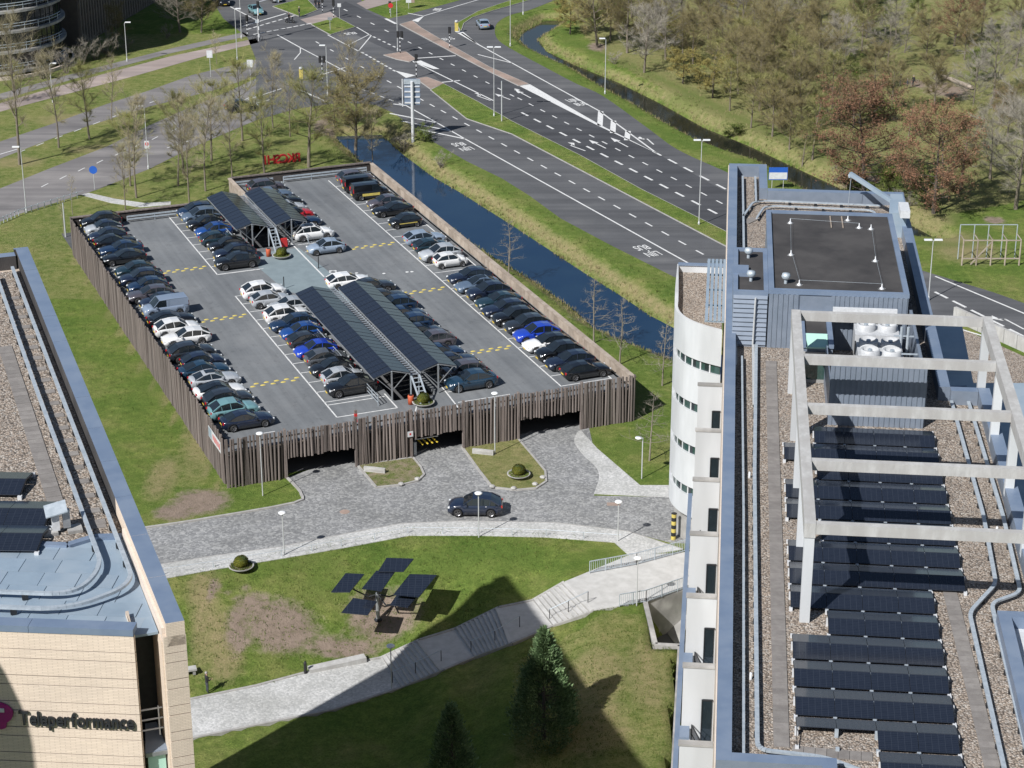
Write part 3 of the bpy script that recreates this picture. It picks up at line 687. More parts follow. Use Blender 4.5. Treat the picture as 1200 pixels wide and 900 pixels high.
# ragged pole tops leaning over the inner side
for k in range(130):
    b = RND.uniform(.3,65); MB().beam((.12,b,3.9),(.5+RND.uniform(-.1,.15),b+RND.uniform(-.2,.2),3.45+RND.uniform(-.1,.2)),.06,.06).build('stake', M['timber_dark'], lw)
# --- back walls (jogged) and right wall
bw = link('back_wall', None, deck)
def planked(x0, y0, x1, y1, z0, z1, parent, m, cap):
    L = math.hypot(x1-x0,y1-y0); ang = math.atan2(y1-y0,x1-x0); n = max(1,int(L/1.2))
    me_ = MB().box(-L/n/2+.012,L/n/2-.012,-.09,.09,0,z1-z0).mesh('panel', m)
    for k in range(n):
        t = (k+.5)/n; link('panel', me_, parent, (x0+(x1-x0)*t,y0+(y1-y0)*t,z0), ang)
    c_ = MB(); c_.beam((x0,y0,z1+.06),(x1,y1,z1+.06),.42,.12); c_.build('coping', cap, parent)
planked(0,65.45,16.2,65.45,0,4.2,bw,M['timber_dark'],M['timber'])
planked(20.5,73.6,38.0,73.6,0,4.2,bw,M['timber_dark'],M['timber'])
planked(20.4,65.4,20.4,73.5,0,4.2,bw,M['timber_pale'],M['timber_pale'])
rw = link('right_wall', None, deck)
planked(38.05,-.6,38.05,73.5,0,4.1,rw,M['timber_pale'],M['timber_pale'])
# galvanised guard rails at the back
def guard(x0, x1, y):
    g = link('guard_rail', None, deck); n = int((x1-x0)/3)
    for k in range(n+1): MB().box(x0+(x1-x0)*k/n-.04,x0+(x1-x0)*k/n+.04,y-.04,y+.04,ZD,ZD+.75).build('post', M['galv'], g)
    for z in (.40,.72): MB().box(x0,x1,y-.10,y-.04,ZD+z-.09,ZD+z+.09).build('rail', M['galv'], g)
guard(6.2,15.6,64.6); guard(26.8,37.2,72.8); guard(20.9,25.5,72.8)
# painted bay lines
def dline(x0,y0,x1,y1,wd=.12):
    d = Vector((x1-x0,y1-y0)); L = d.length; n = Vector((-d.y,d.x)).normalized()*wd/2
    MB().prism([(x0+n.x,y0+n.y),(x1+n.x,y1+n.y),(x1-n.x,y1-n.y),(x0-n.x,y0-n.y)],ZD-.01,ZD+.012).build('bay_line', M['white_paint'], deck)
dline(11,43.6,11,65); dline(11,3,11,36.6); dline(32,2,32,71.6); dline(37,2,37,52); dline(21.1,38.8,21.1,52.3,.16); dline(21.6,1,22,6.8); dline(11,43.6,15.6,43.6); dline(11,3,16.6,3); dline(16.6,3,16.6,6.5); dline(11,5.9,16.4,5.9); dline(17.6,1.2,18.4,2.9)
for k in range(27): dline(32,2.1+2.57*k,36.9,2.1+2.57*k,.1)
for k in range(13): dline(11,36.5-2.49*k,16,36.5-2.49*k,.1)
for k in range(9): dline(11,43.7+2.6*k,16,43.7+2.6*k,.1)
for k in range(25): dline(3.6,2.1+2.55*k,5.1,2.1+2.55*k,.1)
for k in range(10): dline(21.6,47.2+2.6*k,26,47.2+2.6*k,.1)
for k in range(13): dline(22,2.1+2.6*k,27,2.1+2.6*k,.1)
# disabled-bay symbol and small dots by the walkway
MB().lathe([(.28,.012),(.42,.012),(.42,-.01)],14,(22.4,39.8,ZD)).build('bay_symbol', M['white_paint'], deck)
MB().prism([(22.1,40.2),(22.9,40.0),(22.9,40.25),(22.2,40.45)],ZD-.01,ZD+.012).build('bay_symbol', M['white_paint'], deck)
for x_,y_ in ((24.6,38.6),(27.2,37.4),(29.6,36.9),(30.1,36.8)): MB().lathe([(0,.012),(.18,.012),(.18,-.01)],8,(x_,y_,ZD)).build('bay_symbol', M['white_paint'], deck)
# yellow speed bumps: two staggered rows of half discs
hump = MB().lathe([(.0,.055),(.18,.045),(.27,0)],10).mesh('speed_hump', M['yellow'])
nb = 0
for (a0,a1),b0 in [((6.1,10.5),46.25),((6.1,10.5),30.6),((6.1,10.5),12.7),((26.8,31.5),46.2),((26.8,31.5),30.6),((27.3,31.5),12.7)]:
    t = thing('speed_bump', 'yellow speed bump discs across the %s deck lane, %s from the front wall'%('left' if a0 < 20 else 'right',{12.7:'first',30.6:'second'}.get(b0,'third')), 'speed bump', tuple(DW(0,0,0)), DANG, 'yellow speed bumps on the deck')
    for i in range(5):
        for j in (0,1):
            o = link('disc', hump, t, (a0+(a1-a0)*(i+.5*j)/4.6, b0+(.45 if j else -.1), ZD+.004)); o.scale = (1.0,.6,1)
# --- solar canopies
def canopy(a0, b0, b1, label):
    t = thing('solar_carport', label, 'carport', tuple(DW(a0,b0)), DANG, 'solar canopies on the deck')
    L = b1-b0; n = int(round(L/1.05)); hw, ze, zr = 1.74, 5.55, 6.08
    Lp = L/n
    for s, nm in ((-1,0),(1,1)):
        ang = math.atan2(zr-ze,hw)
        mb = MB().box(-math.hypot(hw,zr-ze)/2,math.hypot(hw,zr-ze)/2,-Lp/2+.02,Lp/2-.02,-.02,.025,0)
        me_ = mb.mesh('solar_panel', M['solar'])
        for k in range(n):
            o = link('solar_panel', me_, t, (s*hw/2,(k+.5)*Lp,(ze+zr)/2+.05+RND.uniform(-.012,.012))); o.rotation_euler = (rad(-.9),s*ang,0)
    for b in [0.1]+[L*k/5 for k in range(1,5)]+[L-.1]:
        f = MB(); f.beam((-hw,b,ze-.02),(0,b,zr-.06),.08,.1); f.beam((hw,b,ze-.02),(0,b,zr-.06),.08,.1); f.beam((0,b,ZD),(0,b,zr-.1),.12); f.beam((-hw+.3,b,ze),(0,b,ZD+.9),.06); f.beam((hw-.3,b,ze),(0,b,ZD+.9),.06)
        f.build('truss', M['grey_metal'], t)
    e = MB()
    for s in (-1,1): e.beam((s*(hw-.05),0,ze-.08),(s*(hw-.05),L,ze-.08),.07,.12)
    e.build('eaves_beam', M['grey_metal'], t); MB().beam((0,0,zr-.08),(0,L,zr-.08),.08,.1).build('ridge_beam', M['galv'], t)
    return t
canopy(16.75,4.7,28.6,'near left solar canopy of two sloped panel rows over parked cars')
canopy(21.15,4.7,28.6,'near right solar canopy of two sloped panel rows over parked cars')
canopy(16.75,50.3,62.9,'far left short solar canopy near the back of the deck')
canopy(21.15,50.3,62.9,'far right short solar canopy near the back of the deck')
def ladder(b0, b1, label, down):
    t = thing('cable_tray', label, 'cable tray', tuple(DW(18.95,b0)), DANG)
    L = b1-b0; z = 5.25; r = MB()
    for s in (-.38,.38): r.beam((s,0,z),(s,L,z),.07,.14)
    r.build('side_rail', M['galv'], t)
    n = int(L/.55); me_ = MB().box(-.40,.40,-.12,.12,-.03,.03).mesh('rung', M['grey_metal'])
    for k in range(n): link('rung', me_, t, (RND.uniform(-.03,.03),.3+k*.55,z+.06))
    s_ = MB()
    for s in (-.38,.38): s_.beam((s,0,z),(s,-down,ZD+.1),.12,.16)
    s_.build('sloping_rail', M['galv'], t)
    for k in range(7): s_2 = MB().box(-.4,.4,-.05,.05,-.02,.04).build('rung', M['galv'], t, False, (0,-down*(k+.5)/7,z+(ZD+.1-z)*(k+.5)/7))
    for s in (-.38,.38):
        for b in (.2,L/2,L-.3): MB().box(s-.05,s+.05,b-.05,b+.05,ZD,z).build('post', M['galv'], t)
ladder(4.7,29.6,'white ladder-like cable tray running between the two near canopies',2.6)
ladder(50.3,63.2,'white ladder-like cable tray between the two far canopies',2.4)
for a_, nm in ((15.15,'left'),(22.8,'right')):
    for (b0,b1),fn in (((4.0,29.0),'near'),((49.8,63.2),'far')):
        t = thing('railing', '%s steel railing along the outer side of the %s %s canopy'%(('low' if nm=='left' else 'long'),fn,nm), 'railing', tuple(DW(a_,b0)), DANG)
        L = b1-b0; n = int(L/1.6)
        for k in range(n+1): MB().box(-.03,.03,L*k/n-.03,L*k/n+.03,ZD,ZD+1.0).build('post', M['galv'], t)
        for z in (.35,.68,1.0): MB().box(-.025,.025,0,L,ZD+z-.025,ZD+z+.025).build('rail', M['galv'], t)
# bollards, extinguisher, bins on the deck
for a_,b_,lb in ((17.6,47.3,'orange round bin beside the far planter on the deck'),(18.0,3.35,'orange round bin beside the near planter on the deck')):
    t = thing('bin', lb, 'bin', tuple(DW(a_,b_,ZD)), DANG); MB().lathe([(.0,0),(.26,0),(.28,.8),(.24,.85),(0,.85)],12).build('body', M['orange'], t, True); MB().lathe([(0,.87),(.18,.87),(.18,.84)],10).build('lid', M['black'], t)
t = thing('fire_extinguisher', 'red fire extinguisher box at the near end of the far canopy', 'extinguisher', tuple(DW(19.9,49.3,ZD)), DANG)
MB().box(-.35,.35,-.2,.2,.2,1.1).build('cabinet', M['red'], t); MB().box(-.04,.04,-.04,.04,0,.2).build('stand', M['galv'], t)
for a_,b_ in ((21.4,41.6),(16.2,36.8)):
    t = thing('bollard', 'thin dark post standing %s the blue walkway'%('at the right end of' if a_ > 20 else 'at the left end of'), 'post', tuple(DW(a_,b_,ZD))); MB().lathe([(.05,0),(.05,1.3),(0,1.34)],8).build('shaft', M['dark_metal'], t); MB().lathe([(0,.02),(.12,.02),(.12,0)],8).build('base', M['dark_metal'], t)
# planters: shallow dish with a clipped box ball
def planter(pos, label, r=1.0):
    t = thing('planter', label, 'planter', tuple(pos), 0, 'dish planters with clipped shrubs')
    MB().lathe([(r*.55,0),(r,.30),(r*1.02,.36),(r*.92,.36),(r*.86,.28),(0,.26)],20).build('dish', M['concrete'], t, True)
    MB().lathe([(0,.30),(r*.88,.285)],16).build('soil', M['soil'], t)
    rr = random.Random(int(pos[0]*100)); lv = MB()
    for k in range(2600):
        d = Vector((rr.gauss(0,1),rr.gauss(0,1),rr.gauss(0,1))).normalized()
        p = Vector((d.x*.58*r,d.y*.58*r,.66+d.z*.50))*1; q = p+Vector((rr.uniform(-.05,.05),)*3)*.6
        if q.z < .27: continue
        u_ = d.cross(Vector((rr.random(),rr.random(),rr.random()))).normalized()*.05; w_ = d.cross(u_).normalized()*.05
        q = q-d*rr.uniform(0,.06); lv.add([q-u_,q+w_+d*.03,q+u_],[(0,1,2)])
    MB().lathe([(0,1.1),(.3*r,1.03),(.48*r,.85),(.52*r,.6),(.42*r,.4),(.2*r,.28)],14).build('core', M['leaf_conifer'], t, True)
    lv.build('shrub', M['leaf_box'], t)
    g = MB()
    for k in range(500):
        an, r_ = rr.uniform(0,6.28), r*rr.uniform(.55,.9); p = Vector((r_*math.cos(an),r_*math.sin(an),.28)); u_ = Vector((rr.uniform(-1,1),rr.uniform(-1,1),0)).normalized()*.03
        g.add([p-u_,p+u_,p+Vector((rr.uniform(-.05,.05),rr.uniform(-.05,.05),.14))],[(0,1,2)])
    g.build('ground_cover', M['blade'], t)
planter(DW(18.75,46.3,ZD), 'dish planter with clipped round shrub between the far canopies and blue walkway')
planter(DW(18.95,2.7,ZD), 'dish planter with clipped round shrub above the timber front wall')
planter(P(608,559,.11), 'dish planter with dark round shrub on the triangular lawn beside the drive-in')
planter(G(283,667,.0), 'dish planter with round shrub on the lawn below the pavement')

# ============================================================ cars
def car_meshes(st):
    L,Wd,Ht,hood,belt = st['L'],st['W'],st['H'],st['hood'],st['belt']
    xwb,xr1,xr2,xrb = st['xs']; deckz = st['deck']; hw = Wd/2; rw = st.get('rw',.33); xf, xr = st['wx']
    def top(x):
        pts = [(-L/2,deckz-.22),(-L/2+.07,deckz-.06),(-L/2+.2,deckz),(xrb,deckz+.01),(xr2 if xr2 > xrb else xrb+.05,belt),(xwb,belt),(xwb+.12,hood+.06 if hood < belt else hood),((xwb+L/2)/2+.1,hood-.02),(L/2-.28,hood-.12),(L/2-.08,hood-.24),(L/2,hood-.40)]
        xs_ = [p[0] for p in pts]; return float(np.interp(x, xs_, [p[1] for p in pts]))
    def half(x):
        t = abs(x)/(L/2); k = 1-.20*max(0,(t-.62)/.38)**2.2; return hw*k*(1 if t < .97 else .96)
    def bot(x):
        z = .24 if abs(x) < L/2-.25 else .24+.16*(abs(x)-(L/2-.25))/.25
        for cx in (xf,xr):
            ra = rw+.055; d = abs(x-cx)
            if d < ra: z = max(z, rw+math.sqrt(ra*ra-d*d))
        return z
    xs_ = sorted(set([-L/2,-L/2+.07,-L/2+.2,L/2-.28,L/2-.08,L/2,xwb,xwb+.12,xrb,xr2]+[cx+d*(rw+.055) for cx in (xf,xr) for d in (-1.001,-.999,-.8,-.5,0,.5,.8,.999,1.001)]+list(np.linspace(-L/2,L/2,14))))
    body = MB(); rings = []
    for x in xs_:
        w_, zt, zb = half(x), top(x), bot(x); zt = max(zt, zb+.12); zm_ = zb+(zt-zb)*.55
        r = [(x,w_*.97,zb),(x,w_*1.0,max(zb+.03,zm_)),(x,w_*.985,zt-.10),(x,w_*.90,zt-.015),(x,w_*.5,zt+.03),(x,0,zt+.04)]
        rings.append(r+[(p[0],-p[1],p[2]) for p in r[-2::-1]])
    n = len(rings[0]); vs = [p for r in rings for p in r]; fs = []
    for i in range(len(rings)-1):
        for k in range(n-1): fs.append((i*n+k,i*n+k+1,(i+1)*n+k+1,(i+1)*n+k))
        fs.append((i*n+n-1,i*n,(i+1)*n,(i+1)*n+n-1))
    fs.append(tuple(range(n-1,-1,-1))); fs.append(tuple(range((len(rings)-1)*n,len(rings)*n)))
    body.add(vs, fs); mats = {}
    bme = body.mesh('body',[M['car_paint']],True)
    out = [('body', bme)]
    # greenhouse
    wb, wt = hw*.905, hw*st.get('tum',.70); z0 = belt-.03
    def roofz(x): return float(np.interp(x,[xrb,xr2,(xr1+xr2)/2,xr1,xwb],[deckz+.0,Ht-st.get('drop',.11),Ht,Ht-.035,belt+.02]))
    gx_ = [xrb, xrb+(xr2-xrb)*.5, xr2] + [xr2+(xr1-xr2)*k/4 for k in (1,2,3)] + [xr1, xr1+(xwb-xr1)*.5, xwb]
    if st.get('fast'): gx_ = sorted(set(gx_))
    glass, roof = MB(), MB(); gr = []
    for x in gx_:
        zr = roofz(x); f = max(0.0,min(1.0,(zr-z0)/(Ht-z0))); yb = wb; yt = wb+(wt-wb)*f
        gr.append([(x,yb,z0),(x,yt+(.02 if f > .3 else 0),z0+(zr-z0)*.93),(x,yt*.86,zr),(x,0,zr+.03*f)])
    for i in range(len(gr)-1):
        A,Bq = gr[i],gr[i+1]; xm = (A[0][0]+Bq[0][0])/2
        for s in (1,-1):
            f = lambda p: (p[0],p[1]*s,p[2])
            def qd(mb,k):
                q = [f(A[k]),f(Bq[k]),f(Bq[k+1]),f(A[k+1])]; mb.quad(*(q if s > 0 else q[::-1]))
            pan = st.get('van') and xm < st['van']
            rf = xr2-.01 <= xm <= xr1+.01 or (st.get('van') and xm < xr1)
            qd(roof if pan else glass,0); qd(roof if rf else glass,1); qd(roof if rf else glass,2)
    # pillars and roof rails in body colour
    def pil(xa,xb,w_=.07):
        for s in (1,-1):
            za, zb2 = roofz(xa), roofz(xb); fa = max(0,min(1,(za-z0)/(Ht-z0))); fb = max(0,min(1,(zb2-z0)/(Ht-z0)))
            roof.beam((xa,s*(wb+(wt-wb)*fa+.012),z0+(za-z0)*.95),(xb,s*(wb+(wt-wb)*fb+.012),z0+(zb2-z0)*.95),w_,w_)
    pil(xwb-.02,xr1,.05)
    for i in range(4): pil(xr2+(xr1-xr2)*i/4,xr2+(xr1-xr2)*(i+1)/4,.045)
    pil(xrb+.05,xr2,.10 if not st.get('fast') else .06)
    for xb in st['bp']:
        for s in (1,-1): roof.beam((xb,s*(wb+.008),z0+.02),(xb-.06,s*(wt+(wb-wt)*.07+.026),roofz(xb-.06)-.06),.05,.03)
    out += [('windows', glass.mesh('windows',[M['car_glass']],True)), ('roof', roof.mesh('roof',[M['car_paint']],False))]
    tyre = MB().lathe([(rw*.58,-.11),(rw*.97,-.11),(rw,-.07),(rw,.07),(rw*.97,.11),(rw*.58,.11)],18,axis='y').mesh('wheel',[M['rubber']],True)
    rim = MB(); 
    for s in (-1,1):
        rim.lathe([(rw*.60,s*.085),(rw*.5,s*.06)],14,axis='y')
        for k in range(5):
            an = 2*math.pi*k/5; rim.beam((.04*math.cos(an),s*.075,.04*math.sin(an)),(rw*.56*math.cos(an),s*.09,rw*.56*math.sin(an)),.06,.04)
        rim.lathe([(0,s*.04),(rw*.58,s*.045)],14,axis='y',mi=1)
    rimm = rim.mesh('rim',[M['rim'],M['rubber']])
    whs = [('wheel', tyre, (cx, s*(hw-.105), rw), rimm) for cx in (xf,xr) for s in (1,-1)]
    hz = hood-.26; tz = deckz-.18 if not st.get('van') else 1.05
    hl = MB().box(-.10,.05,-.17,.17,-.06,.07).mesh('headlight',M['headlight']); tl = MB().box(-.04,.09,-.14,.14,-.08,.10 if not st.get('van') else .35).mesh('taillight',M['taillight'])
    mi = MB().box(-.08,.08,-.10,.10,-.06,.07).mesh('mirror',[M['car_paint']]); pt = MB().box(-.01,.01,-.26,.26,-.055,.055).mesh('number_plate',M['plate'])
    ext = []
    for s in (1,-1):
        ext += [('headlight',hl,(L/2-.14,s*(half(L/2-.14)-.20),hz),-s*.35),('taillight',tl,(-L/2+.05,s*(half(-L/2+.05)-.12),tz),s*.25),('mirror',mi,(xwb-.28,s*(hw+.04),belt+.04),0)]
    ext += [('number_plate',pt,(L/2+.012,0,.42),0),('number_plate',pt,(-L/2-.012,0,.62),0)]
    if st.get('skyl'): ext.append(('sunroof', MB().box(-.45,.45,-.38,.38,-.01,.012).mesh('sunroof',M['car_glass']), ((xr1+xr2)/2+.15,0,Ht+.028),0))
    return out, whs, ext
STY = {
 'hatch': dict(L=4.1,W=1.77,H=1.48,hood=.94,belt=.96,deck=.98,xs=(.90,.12,-1.12,-1.90),wx=(1.27,-1.28),bp=(-.42,),rw=.31),
 'city':  dict(L=3.6,W=1.65,H=1.49,hood=.96,belt=.98,deck=1.0,xs=(.92,.25,-1.18,-1.70),wx=(1.15,-1.2),bp=(-.35,),rw=.29),
 'sedan': dict(L=4.65,W=1.83,H=1.44,hood=.90,belt=.94,deck=1.0,xs=(.82,-.05,-1.15,-1.95),wx=(1.40,-1.42),bp=(-.42,),rw=.33,fast=1,tum=.66),
 'tesla': dict(L=4.7,W=1.86,H=1.45,hood=.86,belt=.92,deck=1.0,xs=(1.0,.10,-.85,-1.95),wx=(1.44,-1.44),bp=(-.35,),rw=.34,fast=1,tum=.64),
 'wagon': dict(L=4.65,W=1.82,H=1.48,hood=.92,belt=.95,deck=.99,xs=(.90,.02,-1.52,-2.22),wx=(1.40,-1.36),bp=(-.45,-1.32),rw=.33),
 'suv':   dict(L=4.5,W=1.86,H=1.66,hood=1.05,belt=1.07,deck=1.08,xs=(.98,.18,-1.32,-2.08),wx=(1.38,-1.34),bp=(-.40,-1.22),rw=.36,tum=.72),
 'coupe_suv': dict(L=4.7,W=1.9,H=1.62,hood=1.02,belt=1.05,deck=1.1,xs=(1.0,.22,-1.15,-2.0),wx=(1.45,-1.45),bp=(-.40,),rw=.37,fast=1,tum=.68),
 'mpv':   dict(L=4.4,W=1.83,H=1.62,hood=1.0,belt=1.03,deck=1.05,xs=(1.2,.30,-1.45,-2.05),wx=(1.36,-1.34),bp=(-.30,-1.15),rw=.33,tum=.74),
 'van':   dict(L=4.5,W=1.84,H=1.86,hood=1.08,belt=1.12,deck=1.3,xs=(1.35,.72,-2.1,-2.2),wx=(1.45,-1.30),bp=(-.15,),rw=.33,tum=.82,van=-.12,drop=.03),
}
CM = {k: car_meshes(v) for k, v in STY.items()}
CM['sedan_sky'] = car_meshes(dict(STY['sedan'],skyl=1)); CM['suv_sky'] = car_meshes(dict(STY['suv'],skyl=1))
COL = {'black':(.006,.007,.009),'navy':(.010,.016,.034),'dark blue':(.010,.026,.062),'blue':(.010,.055,.22),'bright blue':(.012,.045,.36),'dark grey':(.019,.023,.029),'grey':(.075,.082,.092),'mauve grey':(.072,.066,.078),
 'silver':(.36,.38,.40),'white':(.72,.72,.71),'light blue':(.20,.25,.33),'pale teal':(.15,.29,.31),'dark teal':(.012,.03,.042),'red':(.40,.015,.02),'blue grey':(.085,.12,.17),'silver blue':(.25,.31,.39),'steel blue':(.012,.036,.066)}
BODY = {'hatch':'hatchback','city':'small hatchback','sedan':'sedan','tesla':'fastback sedan','wagon':'estate car','suv':'SUV','coupe_suv':'crossover','mpv':'people carrier','van':'van','sedan_sky':'sedan with sunroof','suv_sky':'SUV with sunroof'}
def put_car(style, col, pos, heading, label, group=None, roofcol=None):
    st = style; out, whs, ext = CM[st]
    t = thing('car' if 'van' != st else 'delivery_van', label, 'van' if st == 'van' else 'car', tuple(pos), heading, group)
    kq = RND.uniform(.9,1.08); cc = tuple(x*kq for x in COL[col])+(1,)
    for nm, me_ in out:
        o = link(nm, me_, t); o.color = (*COL[roofcol],1) if (roofcol and nm == 'roof') else cc
    for nm, me_, lc, rm in whs:
        o = link(nm, me_, t, lc); link('rim', rm, o)
    for nm, me_, lc, rz in ext:
        o = link(nm, me_, t, lc, rz); o.color = cc
    return t
def row(rowname, ac, cars, group):
    for i, cdef in enumerate(cars):
        b_, stl, col, fc = cdef[:4]; opt = cdef[4] if len(cdef) > 4 else {}
        a_ = ac+RND.uniform(-.28,.28)+opt.get('da',0); b_ += RND.uniform(-.12,.12)
        lab = '%s %s, %s from the front in the %s'%(col+(' and black' if opt.get('roof') else ''), BODY[stl], nth(i), rowname)
        t = put_car(stl, col, DW(a_,b_,ZD+.002), DANG+(0 if fc > 0 else math.pi)+rad(RND.uniform(-1.2,1.2)), lab, group, opt.get('roof'))
        if opt.get('stripe'):
            for s in (1,-1): MB().box(-1.2,.9,s*(STY[stl]['W']/2+.004)-.008,s*(STY[stl]['W']/2+.004)+.008,.55,.55+opt['stripe']).build('side_stripe', M['yellow'], t)
LEFT = [(4.0,'sedan','navy',1),(6.6,'suv','pale teal',1),(9.1,'suv','dark grey',1),(11.4,'tesla','white',1,{'roof':'black'}),(14.2,'sedan_sky','silver',1),(16.8,'tesla','steel blue',1),(19.0,'hatch','navy',1),(21.4,'suv','dark grey',1),
 (25.5,'wagon','white',-1),(28.1,'suv','white',1),(30.9,'sedan','black',1),(33.9,'van','light blue',-1),(36.3,'hatch','navy',-1),(38.8,'wagon','mauve grey',-1),(41.3,'hatch','dark blue',-1),(43.8,'suv','navy',-1),(46.6,'hatch','dark teal',-1),
 (51.2,'sedan','black',-1),(54.0,'sedan','dark blue',-1),(56.6,'sedan','black',1),(59.1,'hatch','navy',-1),(61.7,'hatch','silver',-1,{'roof':'navy'}),(64.1,'suv','black',-1)]
row('left plank wall row', 2.95, LEFT, 'cars along the left plank wall')
RIGHT = [(3.5,'wagon','black',1,{'da':.3}),(6.0,'wagon','navy',-1),(8.5,'suv','black',-1),(11.0,'wagon','white',-1,{'roof':'black'}),(13.6,'suv','bright blue',-1),(16.2,'suv','dark grey',-1),(18.7,'suv','black',-1),(21.2,'wagon','navy',-1),(23.7,'sedan','dark teal',-1),(26.3,'suv','navy',-1),(28.9,'sedan_sky','blue grey',-1),(31.6,'wagon','navy',-1),
 (36.9,'city','white',1),(39.5,'suv','silver',-1),(42.3,'hatch','dark teal',1),(45.0,'wagon','silver blue',1),(51.6,'city','black',-1,{'stripe':.09}),(56.1,'sedan','black',-1),(58.9,'hatch','mauve grey',-1),(63.2,'van','black',1,{'stripe':.3}),(66.3,'van','black',1,{'stripe':.12}),(69.4,'mpv','mauve grey',1)]
row('canal-side wall row', 34.5, RIGHT, 'cars beside the canal-side wall')
k = [35.2-2.49*i for i in range(12)]
CL = [(k[11],'coupe_suv','black',-1),(k[10],'hatch','silver',1),(k[9],'hatch','black',-1),(k[8],'hatch','grey',1),(k[7],'hatch','bright blue',-1),(k[6],'hatch','dark grey',1),(k[5],'hatch','blue',-1),(k[4],'wagon','dark blue',-1),(k[3],'suv','white',1),(k[2],'hatch','silver',-1,{'da':.8}),(k[1],'hatch','silver',1),(k[0],'suv','white',1)]
row('row left of near canopies', 13.75, CL, 'cars left of the near canopies')
CR = [(4.9,'coupe_suv','steel blue',-1),(7.5,'mpv','mauve grey',-1),(10.1,'sedan','navy',1),(12.7,'tesla','dark blue',1),(15.6,'suv','mauve grey',-1),(18.3,'tesla','navy',1),(20.9,'suv','dark blue',-1),(23.5,'tesla','dark blue',1),(26.1,'suv','dark blue',-1),(29.1,'sedan','dark grey',1),(32.4,'sedan','dark grey',1),(35.0,'wagon','white',1,{'da':-1.8})]
row('row right of near canopies', 24.35, CR, 'cars right of the near canopies')
TL_ = [(45.2,'coupe_suv','black',-1),(48.0,'suv','navy',-1),(50.8,'hatch','black',-1),(53.4,'hatch','dark teal',1),(56.4,'hatch','blue',-1),(59.2,'hatch','black',-1),(61.9,'mpv','blue grey',-1),(64.0,'mpv','dark blue',-1)]
row('row left of far canopies', 13.75, TL_, 'cars left of the far canopies')
TR_ = [(46.3,'hatch','silver blue',-1),(51.2,'suv_sky','white',1),(55.8,'sedan','dark blue',1),(58.6,'hatch','red',1,{'roof':'black'}),(61.2,'hatch','silver',1),(63.9,'sedan','black',1),(66.9,'sedan','blue grey',1),(69.8,'mpv','mauve grey',1)]
row('row right of far canopies', 23.8, TR_, 'cars right of the far canopies')
put_car('suv','navy',P(557,601,.02), rad(180-2), 'dark blue SUV standing alone on the cobbled road below the lamp post')
put_car('sedan','silver blue',P(566,32,.03), rad(100), 'silver car driving away round the slip road bend')
put_car('suv','dark grey',P(283,130,.03), rad(25), 'dark car behind the street trees on the left road')
put_car('suv','black',P(262,5,.03), rad(-75), 'black car queueing near the top left traffic lights')
put_car('hatch','pale teal',P(300,16,.03), rad(-66), 'pale green hatchback waiting at the stop line')
put_car('hatch','silver',P(322,1,.03), rad(-66), 'silver car behind the pale green hatchback at the top edge')
put_car('sedan','silver',DW(31.0,6,.04), DANG, 'silver car parked inside the dark garage behind the right drive-in')
# inside the lit deck: a sleeping row number plate etc. stays with each car
# ============================================================ office block on the right (local x across, y along)
RO, RA = (8.863,73.902), rad(-5.9)
rb = thing('office_building', 'long flat-roofed office block with blue parapets, gravel roof and solar panels', 'building', (RO[0],RO[1],0), RA)
RMI = (Matrix.Translation((RO[0],RO[1],0)) @ Matrix.Rotation(RA,4,'Z')).inverted()
RM = RMI.inverted()
def RL(u, v, z): p = RMI @ P(u,v,z); return (p.x,p.y)
def RW(a, b, z=0): return RM @ Vector((a,b,z))
ZR, ZP = 26.7, 27.6
out = [(-.3,0),(4.6,0),(4.6,-14),(15.35,-14),(15.35,42.2),(13.05,42.2),(13.05,81.8),(2.6,81.8),(2.6,88.4),(-.3,88.4)]
MB().prism(out, 0, ZR-.3, cap=False).build('wall', M['pale_stone'], rb)
MB().prism([(x*1.0,y) for x,y in out], ZR-.3, ZR, 0).build('gravel_roof', M['gravel'], rb)
par = link('parapet', None, rb); n = len(out)
pw_ = .62
def pbox(x0,x1,y0,y1): MB().box(x0,x1,y0,y1,ZR-.9,ZP,0,1).build('coping', [M['grey_clad'],M['blue_metal']], par)
for k in range(22):                                             # coping sheets, 4 m each, hairline joints
    y0, y1 = k*4.02, min((k+1)*4.02-.012,88.42); MB().box(-.36,.30,y0-.06,y1,ZR-.9,ZP+RND.uniform(-.004,.004),0,1).build('coping', [M['grey_clad'],M['blue_metal']], par)
MB().box(-.42,-.365,-.05,88.45,ZR-2.0,ZP-.16).build('cornice', M['pale_stone'], par)
pbox(.302,4.66,-.06,.58); pbox(4.04,4.66,-14,-.062)
pbox(.302,2.66,87.8,88.46); pbox(2.04,2.66,81.84,87.79); pbox(2.67,12.4,81.2,81.86)
for k in range(10): pbox(12.42,13.1,42.2+k*3.97,42.2+(k+1)*3.97-.012)
pbox(13.102,14.7,41.6,42.26)
for k in range(9): pbox(14.72,15.42,-12+k*6.03,-12+(k+1)*6.03-.012)
# paving strips on the gravel
slab_me = MB().box(-.34,.34,-.235,.235,0,.05).mesh('paving_slab', mat('roof_slab',(.21,.195,.18),(.165,.15,.14),2.5,.95,.2,12,var=.12))
def slabs(parent, x0, y0, x1, y1, z, me_=slab_me, st=.485):
    L = math.hypot(x1-x0,y1-y0); n_ = int(L/st); an = math.atan2(y1-y0,x1-x0)-math.pi/2
    for k in range(n_):
        t = (k+.5)/n_; link('paving_slab', me_, parent, (x0+(x1-x0)*t,y0+(y1-y0)*t,z+RND.uniform(-.006,.006)), an)
wk = link('roof_walkway', None, rb)
slabs(wk,2.45,2.6,2.55,47.5,ZR); slabs(wk,11.3,1.0,10.9,18.6,ZR); slabs(wk,2.9,2.4,6.3,2.2,ZR)
